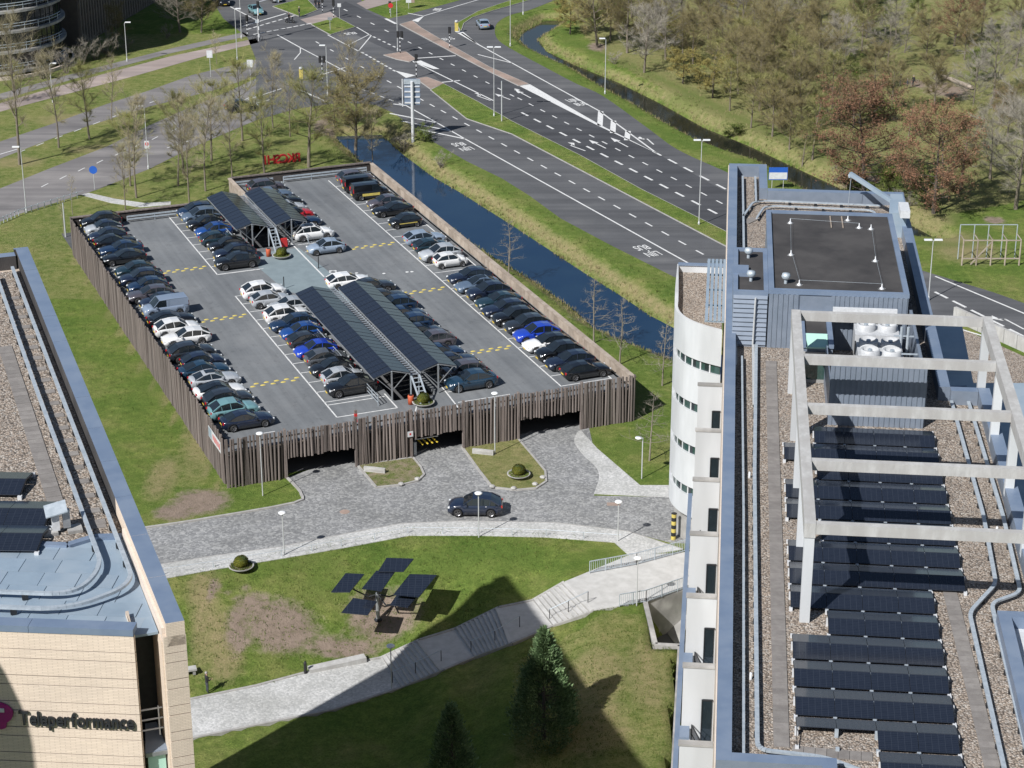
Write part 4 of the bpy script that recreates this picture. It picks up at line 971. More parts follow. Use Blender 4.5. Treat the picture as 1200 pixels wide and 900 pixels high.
# cable trays
def tray(parent, pts, wd=.2, h=.10, m=None, feet=True):
    mb = MB(); mb.bars(pts, wd, h); tr_ = mb.build('cable_tray', m or M['galv'], parent)
    f = MB()
    if feet:
        for a,b in zip(pts,pts[1:]):
            L = (Vector(b)-Vector(a)).length
            for k in range(int(L/1.6)):
                p = Vector(a).lerp(Vector(b),(k+.5)/max(1,int(L/1.6))); MB().box(-wd*.7,wd*.7,-.08,.08,-.28,-h/2).build('tray_foot', M['dark_metal'], tr_, False, tuple(p))
def rnd_path(pts, r=.6, n=5):
    """round the corners of a 3-D polyline"""
    o = [Vector(pts[0])]
    for a,b,c in zip(pts,pts[1:],pts[2:]):
        a,b,c = map(Vector,(a,b,c)); d0 = (a-b).normalized(); d1 = (c-b).normalized(); p0 = b+d0*r; p1 = b+d1*r
        for k in range(n+1):
            t = k/n; o.append((p0*(1-t)+b*t)*(1-t)+(b*(1-t)+p1*t)*t)
    return o+[Vector(pts[-1])]
zt_ = 26.98
tray(rb, rnd_path([(1.62,49.6,zt_),(1.42,30,zt_),(1.40,1.9,zt_),(4.2,1.6,zt_),(6.6,.2,zt_),(6.6,-6,zt_)]), .2)
tray(rb, rnd_path([(.72,47.5,zt_),(.82,25,zt_),(.82,1.0,zt_),(1.6,.9,zt_)],.4), .12)
tray(rb, rnd_path([(13.15,41.5,zt_),(13.4,26,zt_),(13.2,18.2,zt_),(11.6,15.1,zt_),(11.75,-6,zt_)]), .2)
tray(rb, rnd_path([(14.15,41.5,zt_),(14.42,26,zt_),(14.3,17.4,zt_),(12.75,16.2,zt_),(12.85,-6,zt_)]), .2)
tray(rb, rnd_path([(.75,87,zt_),(.78,81,zt_),(.8,77,zt_),(.85,66,zt_)],.3), .16); tray(rb, rnd_path([(1.75,87,zt_),(1.78,80.6,zt_)],.3), .16)
tray(rb, rnd_path([(.8,76.4,zt_),(1.6,80.3,zt_),(2.6,80.6,zt_),(11.3,80.2,zt_)],.8), .16); tray(rb, rnd_path([(1.8,76,zt_),(2.4,79,zt_),(3.2,79.3,zt_),(10.6,79.0,zt_),(11.0,77,zt_)],.6), .14)
slabs(rb,.95,79.6,1.9,79.6,ZR+.01); slabs(rb,.9,75.5,1.7,76.8,ZR+.01)
# --- penthouse
pent = link('penthouse', None, rb); ZH = 30.5
def ribbed(x0,x1,y,z0,z1,parent,vert=True,pitch=.32,axis='x'):
    """profiled sheet: proud ribs on a backing"""
    mb = MB()
    if axis == 'x': mb.box(x0,x1,y-.04,y,z0,z1)
    else: mb.box(y,y+.04,x0,x1,z0,z1)
    if vert:
        k = x0+pitch*.5
        while k < x1:
            if axis == 'x': mb.box(k-pitch*.27,k+pitch*.27,y-.085,y-.041,z0,z1)
            else: mb.box(y+.041,y+.085,k-pitch*.27,k+pitch*.27,z0,z1)
            k += pitch
    else:
        k = z0+.15
        while k < z1-.1:
            mb.add([(x0,y-.042,k),(x1,y-.042,k),(x1,y-.13,k+.02),(x0,y-.13,k+.02),(x0,y-.042,k+.24),(x1,y-.042,k+.24)],[(0,3,2,1),(3,5-0,5,2) if 0 else (2,3,4,5)]); k += .31
    return mb.build('cladding', M['grey_clad'], parent)
MB().box(2.3,11.0,50.0,66.6,ZR,ZH-.1).build('penthouse_wall', M['grey_clad'], pent)
MB().box(2.62,10.7,50.3,66.3,ZH-.1,ZH-.02).build('bitumen_roof', M['bitumen'], pent)
for q in ((2.25,11.05,49.92,50.28),(2.25,11.05,66.32,66.68),(2.25,2.6,50.281,66.319),(10.7,11.05,50.281,66.319)): MB().box(*q,ZH-.15,ZH+.12).build('edge_trim', M['blue_metal'], pent)
MB().box(.05,2.24,50.0,58.6,ZR,ZH-.3).build('penthouse_wall', M['grey_clad'], pent)
MB().box(.35,2.0,50.3,58.3,ZH-.3,ZH-.22).build('bitumen_roof', M['bitumen'], pent)
for q in ((.02,2.24,49.95,50.25),(.02,2.24,58.35,58.65),(.02,.32,50.251,58.349),(1.96,2.24,50.251,58.349)): MB().box(*q,ZH-.35,ZH-.05).build('edge_trim', M['blue_metal'], pent)
MB().box(-.1,1.0,53.2,54.8,ZH-.3,ZH+.04).build('edge_trim', M['blue_metal'], pent)
ribbed(.05,2.2,49.99,ZR,ZH-.35,pent,False); ribbed(2.3,4.2,49.985,ZR,ZH-.15,pent); ribbed(6.2,11.0,49.985,ZR,ZH-.15,pent,True,.3)
MB().tube((1.45,49.75,ZH-.4),(1.40,49.75,ZR+.2),.06,n=8).build('downpipe', M['pole'], pent)
MB().box(.3,.42,46,49.8,ZR,ZR+.3).build('downpipe', M['pole'], pent)
MB().box(1.35,1.5,40,49.6,ZR+.16,ZR+.3).build('downpipe', M['pole'], pent)
# roof vents, wire posts
def vent(x, y, z, lab, r=.22):
    t = thing('roof_vent', lab, 'vent', tuple(RW(x,y,z)), 0, 'small roof vents'); MB().lathe([(r*.5,0),(r*.5,.4)],10).build('pipe', M['galv'], t, True); MB().lathe([(r*1.1,.36),(r*1.35,.5),(r*1.1,.68),(0,.72)],12).build('cap', M['galv'], t, True)
vent(1.0,57.0,ZH-.22,'grey mushroom vent at the back of the small bitumen roof'); vent(1.15,52.4,ZH-.22,'grey mushroom vent at the front of the small bitumen roof'); vent(3.35,51.6,ZH-.02,'grey mushroom vent in the near left corner of the penthouse roof')
for i,(x,y) in enumerate(((3.9,64.2),(8.6,63.6),(9.4,63.4),(3.8,57.3),(9.3,56.6),(4.2,51.4),(9.4,51.2),(7.9,65.2))):
    t = thing('anchor_post', 'small white safety anchor on the penthouse roof, %s'%['far left corner','far edge left of the pair','far right corner','middle of left side','middle of right side','near left corner','near right corner','beside the far edge ladder stubs'][i], 'anchor', tuple(RW(x,y,ZH-.02)), 0, 'white safety anchors'); MB().lathe([(.16,0),(.13,.06),(.04,.14),(.03,.34),(0,.35)],8).build('post', M['white_metal'], t, True); MB().lathe([(.24,.015),(.24,0)],8).build('base', M['white_metal'], t)
wl = thing('safety_wire','thin wire strung between the anchors on the penthouse roof','wire',tuple(RW(0,0,0)),RA)
for i,(a_,b_) in enumerate((((3.9,64.2),(8.6,63.6)),((3.9,64.2),(3.8,57.3)),((3.8,57.3),(4.2,51.4)),((4.2,51.4),(9.4,51.2)),((9.4,63.4),(9.3,56.6)),((9.3,56.6),(9.4,51.2)))): MB().tube((*a_,ZH+.32),(*b_,ZH+.32),.007,n=4).build('wire', M['galv'], wl)
for x in (6.7,7.5): MB().box(x-.04,x+.04,63.4,65.9,ZH,ZH+.06).build('ladder_stub', M['timber_pale'], pent)
# stair head with glass front
sh = link('stair_head', None, rb)
MB().box(4.25,6.15,44.4,50.0,ZR,29.0).build('stair_wall', M['grey_clad'], sh); MB().box(4.55,5.85,46.2,49.6,29.0,29.06).build('stair_roof', M['bitumen'], sh)
for q in ((4.2,4.52,44.3,50),(5.88,6.2,44.3,50),(4.521,5.879,45.9,46.2),(4.521,5.879,49.65,50)): MB().box(*q,28.95,29.2).build('edge_trim', M['blue_metal'], sh)
MB().prism([(4.55,44.34),(5.85,44.34),(5.85,45.9),(4.55,45.9)],28.9,[29.0,29.0,29.3,29.3]).build('skylight', M['green_panel'], sh)
MB().box(4.5,5.9,44.30,44.39,26.9,28.5).build('window', M['glass_green'], sh); MB().box(4.3,6.1,44.24,44.30,28.5,28.72).build('frame', M['concrete'], sh); MB().box(4.3,6.1,44.24,44.30,26.7,26.9).build('frame', M['concrete'], sh)
for x in (4.38,6.02): MB().box(x-.08,x+.08,44.24,44.299,26.9,28.5).build('frame', M['concrete'], sh)
# plant enclosure with cooling units
en = link('plant_screen', None, rb)
MB().box(5.7,11.2,37.9,38.0,ZR,30.4).build('screen_wall', M['grey_clad'], en); ribbed(5.7,11.2,37.88,ZR,30.4,en,True,.3)
MB().box(11.1,11.2,38.001,49.9,ZR,29.6).build('screen_wall', M['grey_clad'], en); ribbed(38.0,49.9,11.2,ZR,29.6,en,True,.3,'y')
MB().box(5.7,5.8,38.001,44.2,ZR,29.2).build('screen_wall', M['grey_clad'], en)
for z in (28.9,29.5): MB().box(6.3,10.3,49.2,49.45,z,z+.3).build('duct', M['white_metal'], en)
for x in (10.35,10.75): MB().tube((x,46,ZR),(x,46,29.9),.09,n=8).build('riser', M['galv'], en)
for y in (43,46,48.5): MB().beam((9.9,y,29.3),(11.1,y,29.3),.08).build('bracket', M['galv'], en)
for i,(y,lab) in enumerate(((47.6,'white rooftop cooling unit with two fan drums, behind the other one'),(44.0,'white rooftop cooling unit with four fan drums, in front of the other one'))):
    t = thing('cooling_unit', lab, 'cooling unit', tuple(RW(8.95,y,ZR+.75)), RA, 'rooftop cooling units')
    d_ = 1.6 if i else 1.0
    MB().box(-1.35,1.35,-d_,d_,.1,1.6).build('cabinet', M['fan_white'], t); [MB().box(x-.08,x+.08,-.1,.1,-.75,.1).build('leg', M['galv'], t) for x in (-1.2,1.2)]; MB().box(-1.36,1.36,-d_-.02,-d_+.01,.3,1.2).build('grille', M['dark_metal'], t)
    for s in (-.66,.66):
        for y2 in ((0,) if i == 0 else (-.78,.78)):
            MB().lathe([(.60,1.6),(.58,2.0),(.50,2.05),(.48,1.75),(0,1.75)],20,(s,y2,0)).build('fan_drum', M['fan_white'], t, True); MB().lathe([(0,2.0),(.14,2.0),(.14,1.9)],8,(s,y2,0)).build('fan_hub', M['galv'], t)
MB().box(6.4,7.3,44.2,44.8,ZR,ZR+1.1).build('condenser', M['grey_metal'], en)
# slatted sun louvre on the left edge
lv = link('sun_louvre', None, rb)
for k in range(5): MB().box(-1.72+k*.28,-1.52+k*.28,54.6,67.0,26.6,26.72).build('slat', M['blue_sheet'], lv)
for y in (54.7,57.8,60.9,64,66.9): MB().box(-1.74,-.36,y-.06,y+.06,26.5,26.59).build('bracket', M['blue_sheet'], lv)
# --- concrete pergola
pg = link('pergola', None, rb); BB = [42.3,35.25,28.1,20.95,13.75]; ZB = 32.0
CB = M['concrete_beam']
for x in (3.72,14.95):
    for k in range(4): MB().box(x-.27,x+.27,BB[k+1]+(.42 if k < 3 else -.02),BB[k]+.40,ZB-.75,ZB).build('beam', CB, pg)
for k,y in enumerate(BB):
    MB().box(4.0,14.67,y,y+.38,ZB-.56,ZB-.03).build('cross_beam', CB, pg)
    for x in (3.72,14.95):
        w_ = .24; top_ = ZB-.751; z0_ = ZR if x < 5 else ZP-.5
        MB().prism([(x-w_,y+.03),(x+w_,y+.03),(x+w_,y+.45),(x-w_,y+.45)],z0_,top_).build('column', M['white_wall'], pg)
# --- solar rows on the roof
def solar_row(x0, x1, yf, lab, near=None):
    """tent-shaped pair of panels, near face towards the camera"""
    t = thing('solar_panel_row', lab, 'solar panels', tuple(RW(x0,yf,ZR)), RA, 'rooftop solar panel rows')
    n_ = int(round((x1-x0)/1.72)); pwid = (x1-x0)/n_
    nm_ = MB().box(-pwid/2+.012,pwid/2-.012,-.565,.565,-.018,.018).mesh('solar_panel',M['solar'])
    for k in range(n_):
        if near is None or (k >= near):
            o = link('solar_panel', nm_, t, ((k+.5)*pwid,.60,.30)); o.rotation_euler = (rad(11),0,0)
        o = link('solar_panel', nm_, t, ((k+.5)*pwid,1.77,.30)); o.rotation_euler = (rad(-11),0,0)
    for k in range(n_+1):
        x = k*pwid
        for y0_,y1_,h_ in ((-.06,.12,.17),(1.1,1.26,.38),(2.25,2.42,.17)): MB().box(x-.08,x+.08,y0_,y1_,0,h_).build('ballast_foot', M['white_metal'] if k in (0,n_) else M['galv'], t)
    for k in (0,n_): MB().bars([(k*pwid,.05,.16),(k*pwid,1.18,.40),(k*pwid,2.3,.16)],.03,.05).build('side_rail', M['solar_edge'], t)
rows = []
for k in range(15):
    yf = .05+2.475*k
    if k == 0: x0,x1,nr = 6.55,9.98,None
    elif k == 1: x0,x1,nr = 3.1,9.98,2
    elif k in (2,3,4): x0,x1,nr = 3.1,9.98,None
    elif k == 5: x0,x1,nr = 4.82,9.98,None
    elif k == 6: x0,x1,nr = 3.1,9.98,None
    elif k in (9,12): x0,x1,nr = 4.85,11.65,None
    elif k == 14: x0,x1,nr = 4.85,11.65,None
    else: x0,x1,nr = 3.1,11.65,None
    solar_row(x0,x1,yf,'black solar panel row on the right roof, %s counted from the bottom edge'%nth(k),nr)
# low skylight upstand at the right edge
sk = link('skylight', None, rb)
for q in ((12.75,13.35,-8,14.2),(13.351,15.0,13.6,14.2)): MB().box(*q,ZR,ZP+.05).build('upstand', M['blue_metal'], sk)
MB().box(13.36,15.0,-8,13.59,ZR+.1,ZR+.35).build('skylight_pane', M['white_metal'], sk)
# roof anchors on the gravel
for i,(x,y) in enumerate(((1.15,8.2),(1.15,30),(13.95,24.5))):
    t = thing('anchor_post','white anchor peg in the gravel %s'%['beside the left tray near the bottom','beside the left tray halfway up','between the two right trays'][i],'anchor',tuple(RW(x,y,ZR)),0,'gravel anchor pegs'); MB().lathe([(.07,0),(.06,.35),(0,.37)],8).build('peg',M['white_metal'],t,True); MB().lathe([(.16,.02),(.16,0)],8).build('base',M['concrete'],t)
# hoist davit at the far right corner
t = thing('roof_hoist','blue-grey rooftop hoist arm leaning over the far right corner','hoist',tuple(RW(12.0,75.5,ZR)),RA)
MB().prism([(-.6,-2.2),(.7,-2.2),(.7,2.6),(-.2,2.6)],0,1.9).build('body',M['blue_sheet'],t); MB().box(.1,.8,-3.6,-1.4,1.95,2.5).build('counterweight',M['white_metal'],t)
MB().beam((0,1.0,1.7),(-3.2,4.2,2.9),.26,.3).build('arm',M['blue_sheet'],t); MB().tube((-3.1,4.1,2.8),(-3.2,4.1,0.3),.02,n=4).build('cable',M['galv'],t); MB().lathe([(.12,0),(.15,.2),(.05,.35)],8,(-3.2,4.2,2.6)).build('pulley',M['galv'],t)
# --- saw-tooth bays with escape doors on the left facade
BAYS = [48.4,41.1,34.0,27.0,19.85,12.75,5.8]; ZT = 24.5
for i,b_ in enumerate(BAYS):
    g = link('facade_bay', None, rb)
    MB().box(-1.95,-.43,b_,b_+.32,-3,ZT).build('bay_wall', M['white_wall'], g)
    MB().box(-2.0,-.44,b_-.04,b_+.36,ZT,ZT+.10).build('coping', M['concrete'], g)
    MB().box(-.98,-.50,b_-.05,b_-.005,ZT-4.0,ZT-1.75).build('door', M['glass_dark'], g)
    MB().box(-1.02,-.97,b_-.08,b_-.004,ZT-4.05,ZT-1.7).build('door_frame', M['dark_metal'], g); MB().box(-.97,-.48,b_-.08,b_-.004,ZT-1.75,ZT-1.68).build('door_frame', M['dark_metal'], g)
    MB().box(-2.0,-.44,b_-1.5,b_-.01,ZT-4.35,ZT-4.22).build('balcony', M['concrete'] if i < 4 else M['blue_metal'], g)
    r_ = MB(); r_.beam((-1.45,b_-.1,ZT-4.2),(-1.45,b_-.1,ZT-3.1),.05); r_.beam((-1.45,b_-.1,ZT-3.1),(-.95,b_-1.4,ZT-3.3),.05); r_.beam((-1.45,b_-.1,ZT-3.6),(-.95,b_-1.4,ZT-3.8),.04); r_.beam((-.95,b_-1.4,ZT-4.2),(-.95,b_-1.4,ZT-3.3),.05)
    r_.build('handrail', M['dark_metal'], g)
MB().box(-2.28,-2.03,-2,41.4,ZT-4.6,ZT-4.3,0,1).build('edge_beam', [M['blue_metal'],M['blue_metal']], rb)
for b_ in BAYS[3:]: MB().box(-2.02,-1.55,b_-1.35,b_-.3,ZT-3.2,ZT-3.05).build('ledge', M['blue_metal'], rb)
# --- rounded stair tower
tw = link('stair_tower', None, rb)
def tower_plan(off=0.0):
    base = [(-.45,88.0),(-4.28,88.0),(-4.28,82),(-4.22,79)]
    arc = []
    for k in range(15):
        t = k/14; P0,P1,P2_,P3 = (-4.2,78.2),(-4.05,75.3),(-2.4,73.9),(-.45,72.9)
        arc.append(tuple((1-t)**3*P0[j]+3*(1-t)**2*t*P1[j]+3*(1-t)*t*t*P2_[j]+t**3*P3[j] for j in (0,1)))
    pts = base+arc
    if off:
        c = Vector((-1.6,80.5)); pts = [tuple(Vector(p)+(c-Vector(p)).normalized()*off) for p in pts]
    return pts
tp = tower_plan(); ti = tower_plan(.32)
bands = [16.05,12.4,8.75,5.15]; zlo = 2.6; segs = []; ztop = 18.3
zc = ztop
for b_ in bands: segs.append((b_,zc)); zc = b_-.78
segs.append((zlo,zc))
for z0_,z1_ in segs: MB().prism(tp, z0_, z1_, cap=True).build('tower_wall', M['white_wall'], tw)
MB().prism(tp, zlo-.02, zlo-.01).build('soffit', M['concrete'], tw)
rim_ = MB()
for i in range(len(tp)-1):
    a_,b_ = Vector(tp[i]),Vector(tp[i+1]); c_,d_ = Vector(ti[i]),Vector(ti[i+1])
    rim_.prism([tuple(a_),tuple(b_),tuple(d_),tuple(c_)],ztop+.001,19.0)
rim_.build('rim', M['white_wall'], tw)
MB().prism(ti, ztop+.05, ztop+.1).build('gravel_roof', M['gravel'], tw)
MB().box(-4.2,-.5,87.6,88.1,19.0,19.12).build('coping', M['blue_metal'], tw)
for b_ in bands:
    for i in range(3,len(tp)-1):
        a_,b2 = Vector(ti[i]),Vector(ti[i+1]); 
        MB().beam((a_.x,a_.y,b_-.39),(b2.x,b2.y,b_-.39),.06,.77).build('pane', M['glass_green'] if i % 3 else M['glass_dark'], tw)
        if i % 2 == 0: MB().box(a_.x-.05,a_.x+.05,a_.y-.1,a_.y+.05,b_-.78,b_).build('mullion', M['white_metal'], tw)
MB().prism(tower_plan(.6), 0, zlo, cap=False).build('recessed_base', M['concrete'], tw)
# striped column under the tower
t = thing('striped_pillar','yellow and black striped pillar under the white stair tower','pillar',tuple(P(789,632)),0)
for k in range(7): MB().lathe([(.2,k*.33),(.2,(k+1)*.33)],14).build('band', M['yellow'] if k % 2 == 0 else M['black'], t, True)
MB().lathe([(0,2.31),(.24,2.31)],14).build('top',M['black'],t)
# --- lower annex with dark roof in the block's shade
an = thing('annex_building','low annex with dark metal and glass roof right of the office block','building',tuple(RW(0,0,0)),RA)
pa = [RL(u,v,14) for u,v in ((1075,345),(1128,380),(1141,446),(1260,446),(1300,720),(1160,720))]; pa[0] = (13.2,pa[1][1]); pa[5] = (15.5,pa[4][1])
pa.insert(5,(15.5,pa[4][1])) if 0 else None
pa = [(13.2,pa[1][1]),pa[1],pa[2],pa[3],(pa[3][0],-14),(15.5,-14),(15.5,42.2),(13.2,42.2)]
MB().prism(pa,0,13.6).build('wall',M['glass_dark'],an); MB().prism(pa,13.6,13.8).build('roof',M['blue_sheet'],an)
for k in range(10):
    b_ = 46+k*3.6
    MB().tube((13.3,b_,14.0),(pa[1][0]-1.0,b_+1.2,14.0),.07,n=6).build('roof_rib',M['blue_metal'],an)
t = thing('road_barrier','long white concrete barrier wall below the road at far right','barrier',tuple(P(1121,377)),0)
q0,q1 = P(1118,375),P(1240,430); dl = q1-q0; nseg = 8
for k in range(nseg):
    p0 = q0.lerp(q1,k/nseg)-P(1121,377); p1 = q0.lerp(q1,(k+1)/nseg-.004)-P(1121,377)
    MB().beam((p0.x,p0.y,.7),(p1.x,p1.y,.7),.35,1.5).build('wall_panel',M['concrete_beam'],t)
sheet('gravel_bank', W([(1118,381),(1240,436),(1240,480),(1130,480)]), .03, M['gravel'])

# ============================================================ office tower on the left
LO, LA = (-12.29,68.262), rad(19.3)
lb = thing('office_tower','tall beige brick office tower with blue parapet and lettering on its wall','building',(LO[0],LO[1],0),LA)
LMt = Matrix.Translation((LO[0],LO[1],0)) @ Matrix.Rotation(LA,4,'Z')
def LWd(a,b,z=0): return LMt @ Vector((a,b,z))
fd = Vector((-6.46+1.84,2.47-.44)).normalized(); fn = Vector((fd.y,-fd.x))      # along the front wall, outward normal
if fn.y > 0: fn = -fn
def FWp(s, o=0.0): p = Vector((-1.84,.44))+fd*s+fn*o; return (p.x,p.y)
core = [(-.05,.25),(-.05,45.9),(-2.6,45.9),(-34,26.5),FWp(36,-.15),FWp(.05,-.15),(-1.85,2.6),(-.85,2.6),(-.85,.25)]
ZL, ZLP = 36.4, 37.3
MB().prism(core,0,ZL).build('wall',M['brick_beige'],lb)
# courses of brickwork with open joints
crs = link('brick_course', None, lb); z = 36.72; kk = 0
while z > 0.5:
    h_ = .74 if kk % 2 == 0 else .40; z0_ = max(z-h_+.036,0)
    q = [FWp(0,0),FWp(34,0),FWp(34,-.148),FWp(0,-.148)]
    MB().prism(q,z0_,z).build('course', M['brick_beige'], crs)
    MB().box(-.80,.05,-.02,.248,z0_,z).build('course', M['brick_beige'], crs)
    MB().prism([FWp(-.02,.0),FWp(-.02,-.146),(-1.80,2.5),(-1.68,2.5)],z0_,z).build('course', M['brick_beige'], crs)
    z -= h_; kk += 1
# parapets
lp = link('parapet', None, lb)
for k in range(12): MB().box(-.68,.03,-.02+k*3.84,k*3.84+3.81,36.3,ZLP+RND.uniform(-.003,.003),0,1).build('coping',[M['brick_beige'] if k < 3 else M['bitumen'],M['blue_metal']],lp)
MB().box(-.80,-.685,.3,9.2,36.3,36.95).build('coping',M['pale_stone'],lp)
MB().box(-.78,.03,46.06,46.3,36.3,ZLP,0,1).build('coping',[M['bitumen'],M['blue_metal']],lp); MB().box(-2.6,-.79,45.2,45.9,36.3,ZLP-.1,0,1).build('coping',[M['bitumen'],M['blue_metal']],lp)
MB().prism([(-2.61,45.9),(-34,26.5),(-34,25.7),(-2.61,45.15)],36.3,ZLP-.1,0,1).build('coping',[M['bitumen'],M['blue_metal']],lp)
for k in range(9): MB().prism([FWp(k*4,.03),FWp(k*4+3.985,.03),FWp(k*4+3.985,-.6),FWp(k*4,-.6)],36.73,37.0).build('coping',M['blue_metal'],lp)
MB().prism([(-33,26.0),(-3,44.8),(-.7,44.8),(-.7,9.3),(-1.9,9.55),(-3.05,9.15),(-5.6,10.2),(-9,12.2),(-33,22.5)],ZL,ZL+.06).build('gravel_roof',M['gravel'],lb)
# sheet-metal roof over the front: individual sheets with seams
bs = link('metal_roof', None, lb); sheetm = M['blue_sheet']
MB().prism([FWp(.1,-.6),FWp(14,-.6),(-14,14.4),(-5.6,10.15),(-3.05,9.1),(-1.9,9.5),(-.82,9.25),(-.82,1.0)],ZL+.01,ZL+.07).build('underlay',sheetm,bs)
for i in range(9):
    for j in range(7):
        cx,cy = FWp(.75+i*1.5+(.4 if j % 2 else 0),-1.3-j*1.12)
        if cx > -1.6 or cy > 8.6+max(0,(-cx-3)*.42): continue
        p = [FWp(.75+i*1.5+(.4 if j % 2 else 0)+sx*.735,-1.3-j*1.12+sy*.545) for sx,sy in ((-1,-1),(1,-1),(1,1),(-1,1))]
        MB().prism(p,ZL+.07,ZL+.10+RND.uniform(0,.01)).build('roof_sheet',sheetm,bs)
MB().bars([(-.82,9.3,ZL+.12),(-1.9,9.6,ZL+.12),(-3.05,9.2,ZL+.12),(-5.6,10.3,ZL+.12),(-9,12.2,ZL+.12)],.32,.2).build('kerb_trim',M['blue_metal'],bs)
# trays
zt2 = ZL+.42
e1 = FWp(3.0,-1.7); e2 = FWp(14,-1.7); e3 = FWp(3.0,-2.9); e4 = FWp(14,-2.9)
tray(lb, rnd_path([(-1.1,44.4,zt2),(-1.12,26,zt2),(-1.09,4.4,zt2),(e1[0],e1[1],zt2),(e2[0],e2[1],zt2)],1.3,8),.17,.12)
tray(lb, rnd_path([(-2.1,43.5,zt2),(-2.15,26,zt2),(-2.05,6.3,zt2),(e3[0],e3[1],zt2),(e4[0],e4[1],zt2)],1.2,8),.17,.12)
wk2 = link('roof_walkway', None, lb); slabs(wk2,-2.95,12.2,-2.85,33,ZL+.06)
slabs(wk2,-1.55,10.6,-1.55,11.5,ZL+.06)
for k in range(20):
    MB().box(-1.95,-1.25,10.5+k*1.55,10.95+k*1.55,ZL+.05,ZL+.10).build('paving_slab',slab_me.materials[0],wk2)
# solar rows on the left roof
for k,(x1,yf) in enumerate(((-4.0,10.7),(-3.4,12.95),(-4.0,16.3))):
    t = thing('solar_panel_row','black solar panel row on the left tower roof, %s from the metal roof'%nth(k),'solar panels',tuple(LWd(x1-5.16,yf,ZL+.06)),LA-rad(21),'solar panel rows on the left tower')
    me_ = MB().box(-.85,.85,-.565,.565,-.018,.018).mesh('solar_panel',M['solar'])
    for q in range(3):
        for s,y_ in ((1,.6),(-1,1.77)):
            o = link('solar_panel',me_,t,(.86+q*1.72,y_,.30)); o.rotation_euler = (rad(11*s),0,0)
    for q in range(4):
        [MB().box(q*1.72-.09,q*1.72+.09,y0_,y0_+.18,0,.17).build('ballast_foot',M['white_metal'],t) for y0_ in (-.06,2.24)]
    MB().bars([(5.17,.05,.16),(5.17,1.18,.40),(5.17,2.3,.16)],.05,.06).build('side_rail',M['solar_edge'],t)
# inverter box on the gravel
t = thing('inverter_stand','small grey-green inverter cabinet with slanted hood on two slabs','inverter',tuple(LWd(-3.1,10.7,ZL+.06)),LA)
MB().box(-.75,-.15,-.3,.35,0,.14).build('base_slab',M['concrete'],t); MB().box(.25,.85,-.35,.3,0,.14).build('base_slab',M['concrete'],t)
MB().box(-.35,-.05,-.12,.12,.14,.85).build('cabinet',M['white_metal'],t); MB().box(.1,.4,-.1,.12,.2,1.0).build('cabinet',M['grey_metal'],t)
MB().prism([(-.6,-.3),(.3,-.3),(.3,.35),(-.6,.35)],[.85,1.0,1.25,1.1],[.90,1.05,1.30,1.15]).build('hood',M['galv'],t)
MB().beam((-2.2,-.05,.2),(-.4,0,.2),.06).build('conduit',M['white_metal'],t)
# slot with green glazing and rails
sl_ = link('window_slot', None, lb)
MB().box(-1.66,-.86,.9,1.0,0,31.3).build('glazing',M['glass_dark'],sl_)
for z0_,z1_,m_ in ((30.25,31.25,M['green_panel']),(28.6,30.1,M['green_panel']),(27.4,28.4,M['glass_green']),(25.6,27.2,M['green_panel']),(22,25.4,M['glass_green'])):
    MB().box(-1.60,-.92,.80,.899,z0_+.04,z1_-.04).build('pane',m_,sl_)
    MB().box(-1.66,-.86,.78,.895,z0_-.1,z0_+.03).build('transom',M['grey_metal'],sl_)
MB().prism([(-1.70,.66),(-.83,.66),(-.83,1.0),(-1.70,1.0)],31.25,31.42).build('head_trim',M['grey_metal'],sl_)
MB().prism([(-1.70,.70),(-.83,.70),(-1.0,2.0),(-1.45,2.0)],31.42,[31.45,31.45,31.95,31.95]).build('slate_hood',M['grey_clad'],sl_)
for z in (32.2,32.65,33.1): MB().tube((-1.72,1.1,z),(-.86,1.1,z),.035,n=6).build('rail',M['white_metal'],sl_)
MB().box(-1.05,-1.0,1.08,1.13,31.9,33.2).build('post',M['white_metal'],sl_)
MB().box(-1.8,-.85,2.3,2.58,31,36.3).build('slot_back',M['dark_metal'],sl_)
MB().box(-1.78,-.84,.9,2.2,36.4,36.5).build('slot_cover',M['blue_sheet'],sl_)
# lettering and emblem on the wall
def text_mesh(body, size, ext, m, bold=.0):
    cu = bpy.data.curves.new('txt','FONT'); cu.body = body; cu.size = size; cu.extrude = ext; cu.offset = bold
    ob = bpy.data.objects.new('txt',cu); C.objects.link(ob); dg = bpy.context.evaluated_depsgraph_get()
    me_ = bpy.data.meshes.new_from_object(ob.evaluated_get(dg)); bpy.data.objects.remove(ob,do_unlink=True)
    me_.materials.clear(); me_.materials.append(m); return me_
sgn = thing('wall_lettering','dark grey raised company lettering on the beige brick wall','sign',tuple(LWd(*FWp(4.68,.085),32.74)),LA)
angF = math.atan2(-fd.y,-fd.x)
x = 0.0; word = 'Teleperformance'; ms = [text_mesh(ch,.84,.04,M['letter'],.016) for ch in word]; ws = []
cu = None
for ch,me_ in zip(word,ms):
    xs_ = [v.co.x for v in me_.vertices]; ws.append((min(xs_),max(xs_)))
tot = sum(b-a for a,b in ws)+.05*(len(word)-1); scl = 4.46/tot
for ch,me_,(a_,b_) in zip(word,ms,ws):
    dx = (x-a_)*scl; o = link('letter',me_,sgn,(math.cos(angF)*dx,math.sin(angF)*dx,0)); o.rotation_euler = (rad(90),0,angF); o.scale = (scl,1.0,1); x += (b_-a_)+.05
em = thing('wall_emblem','magenta rounded emblem with a white letter T on the brick wall','sign',tuple(LWd(*FWp(5.5,.16),33.2)),LA)
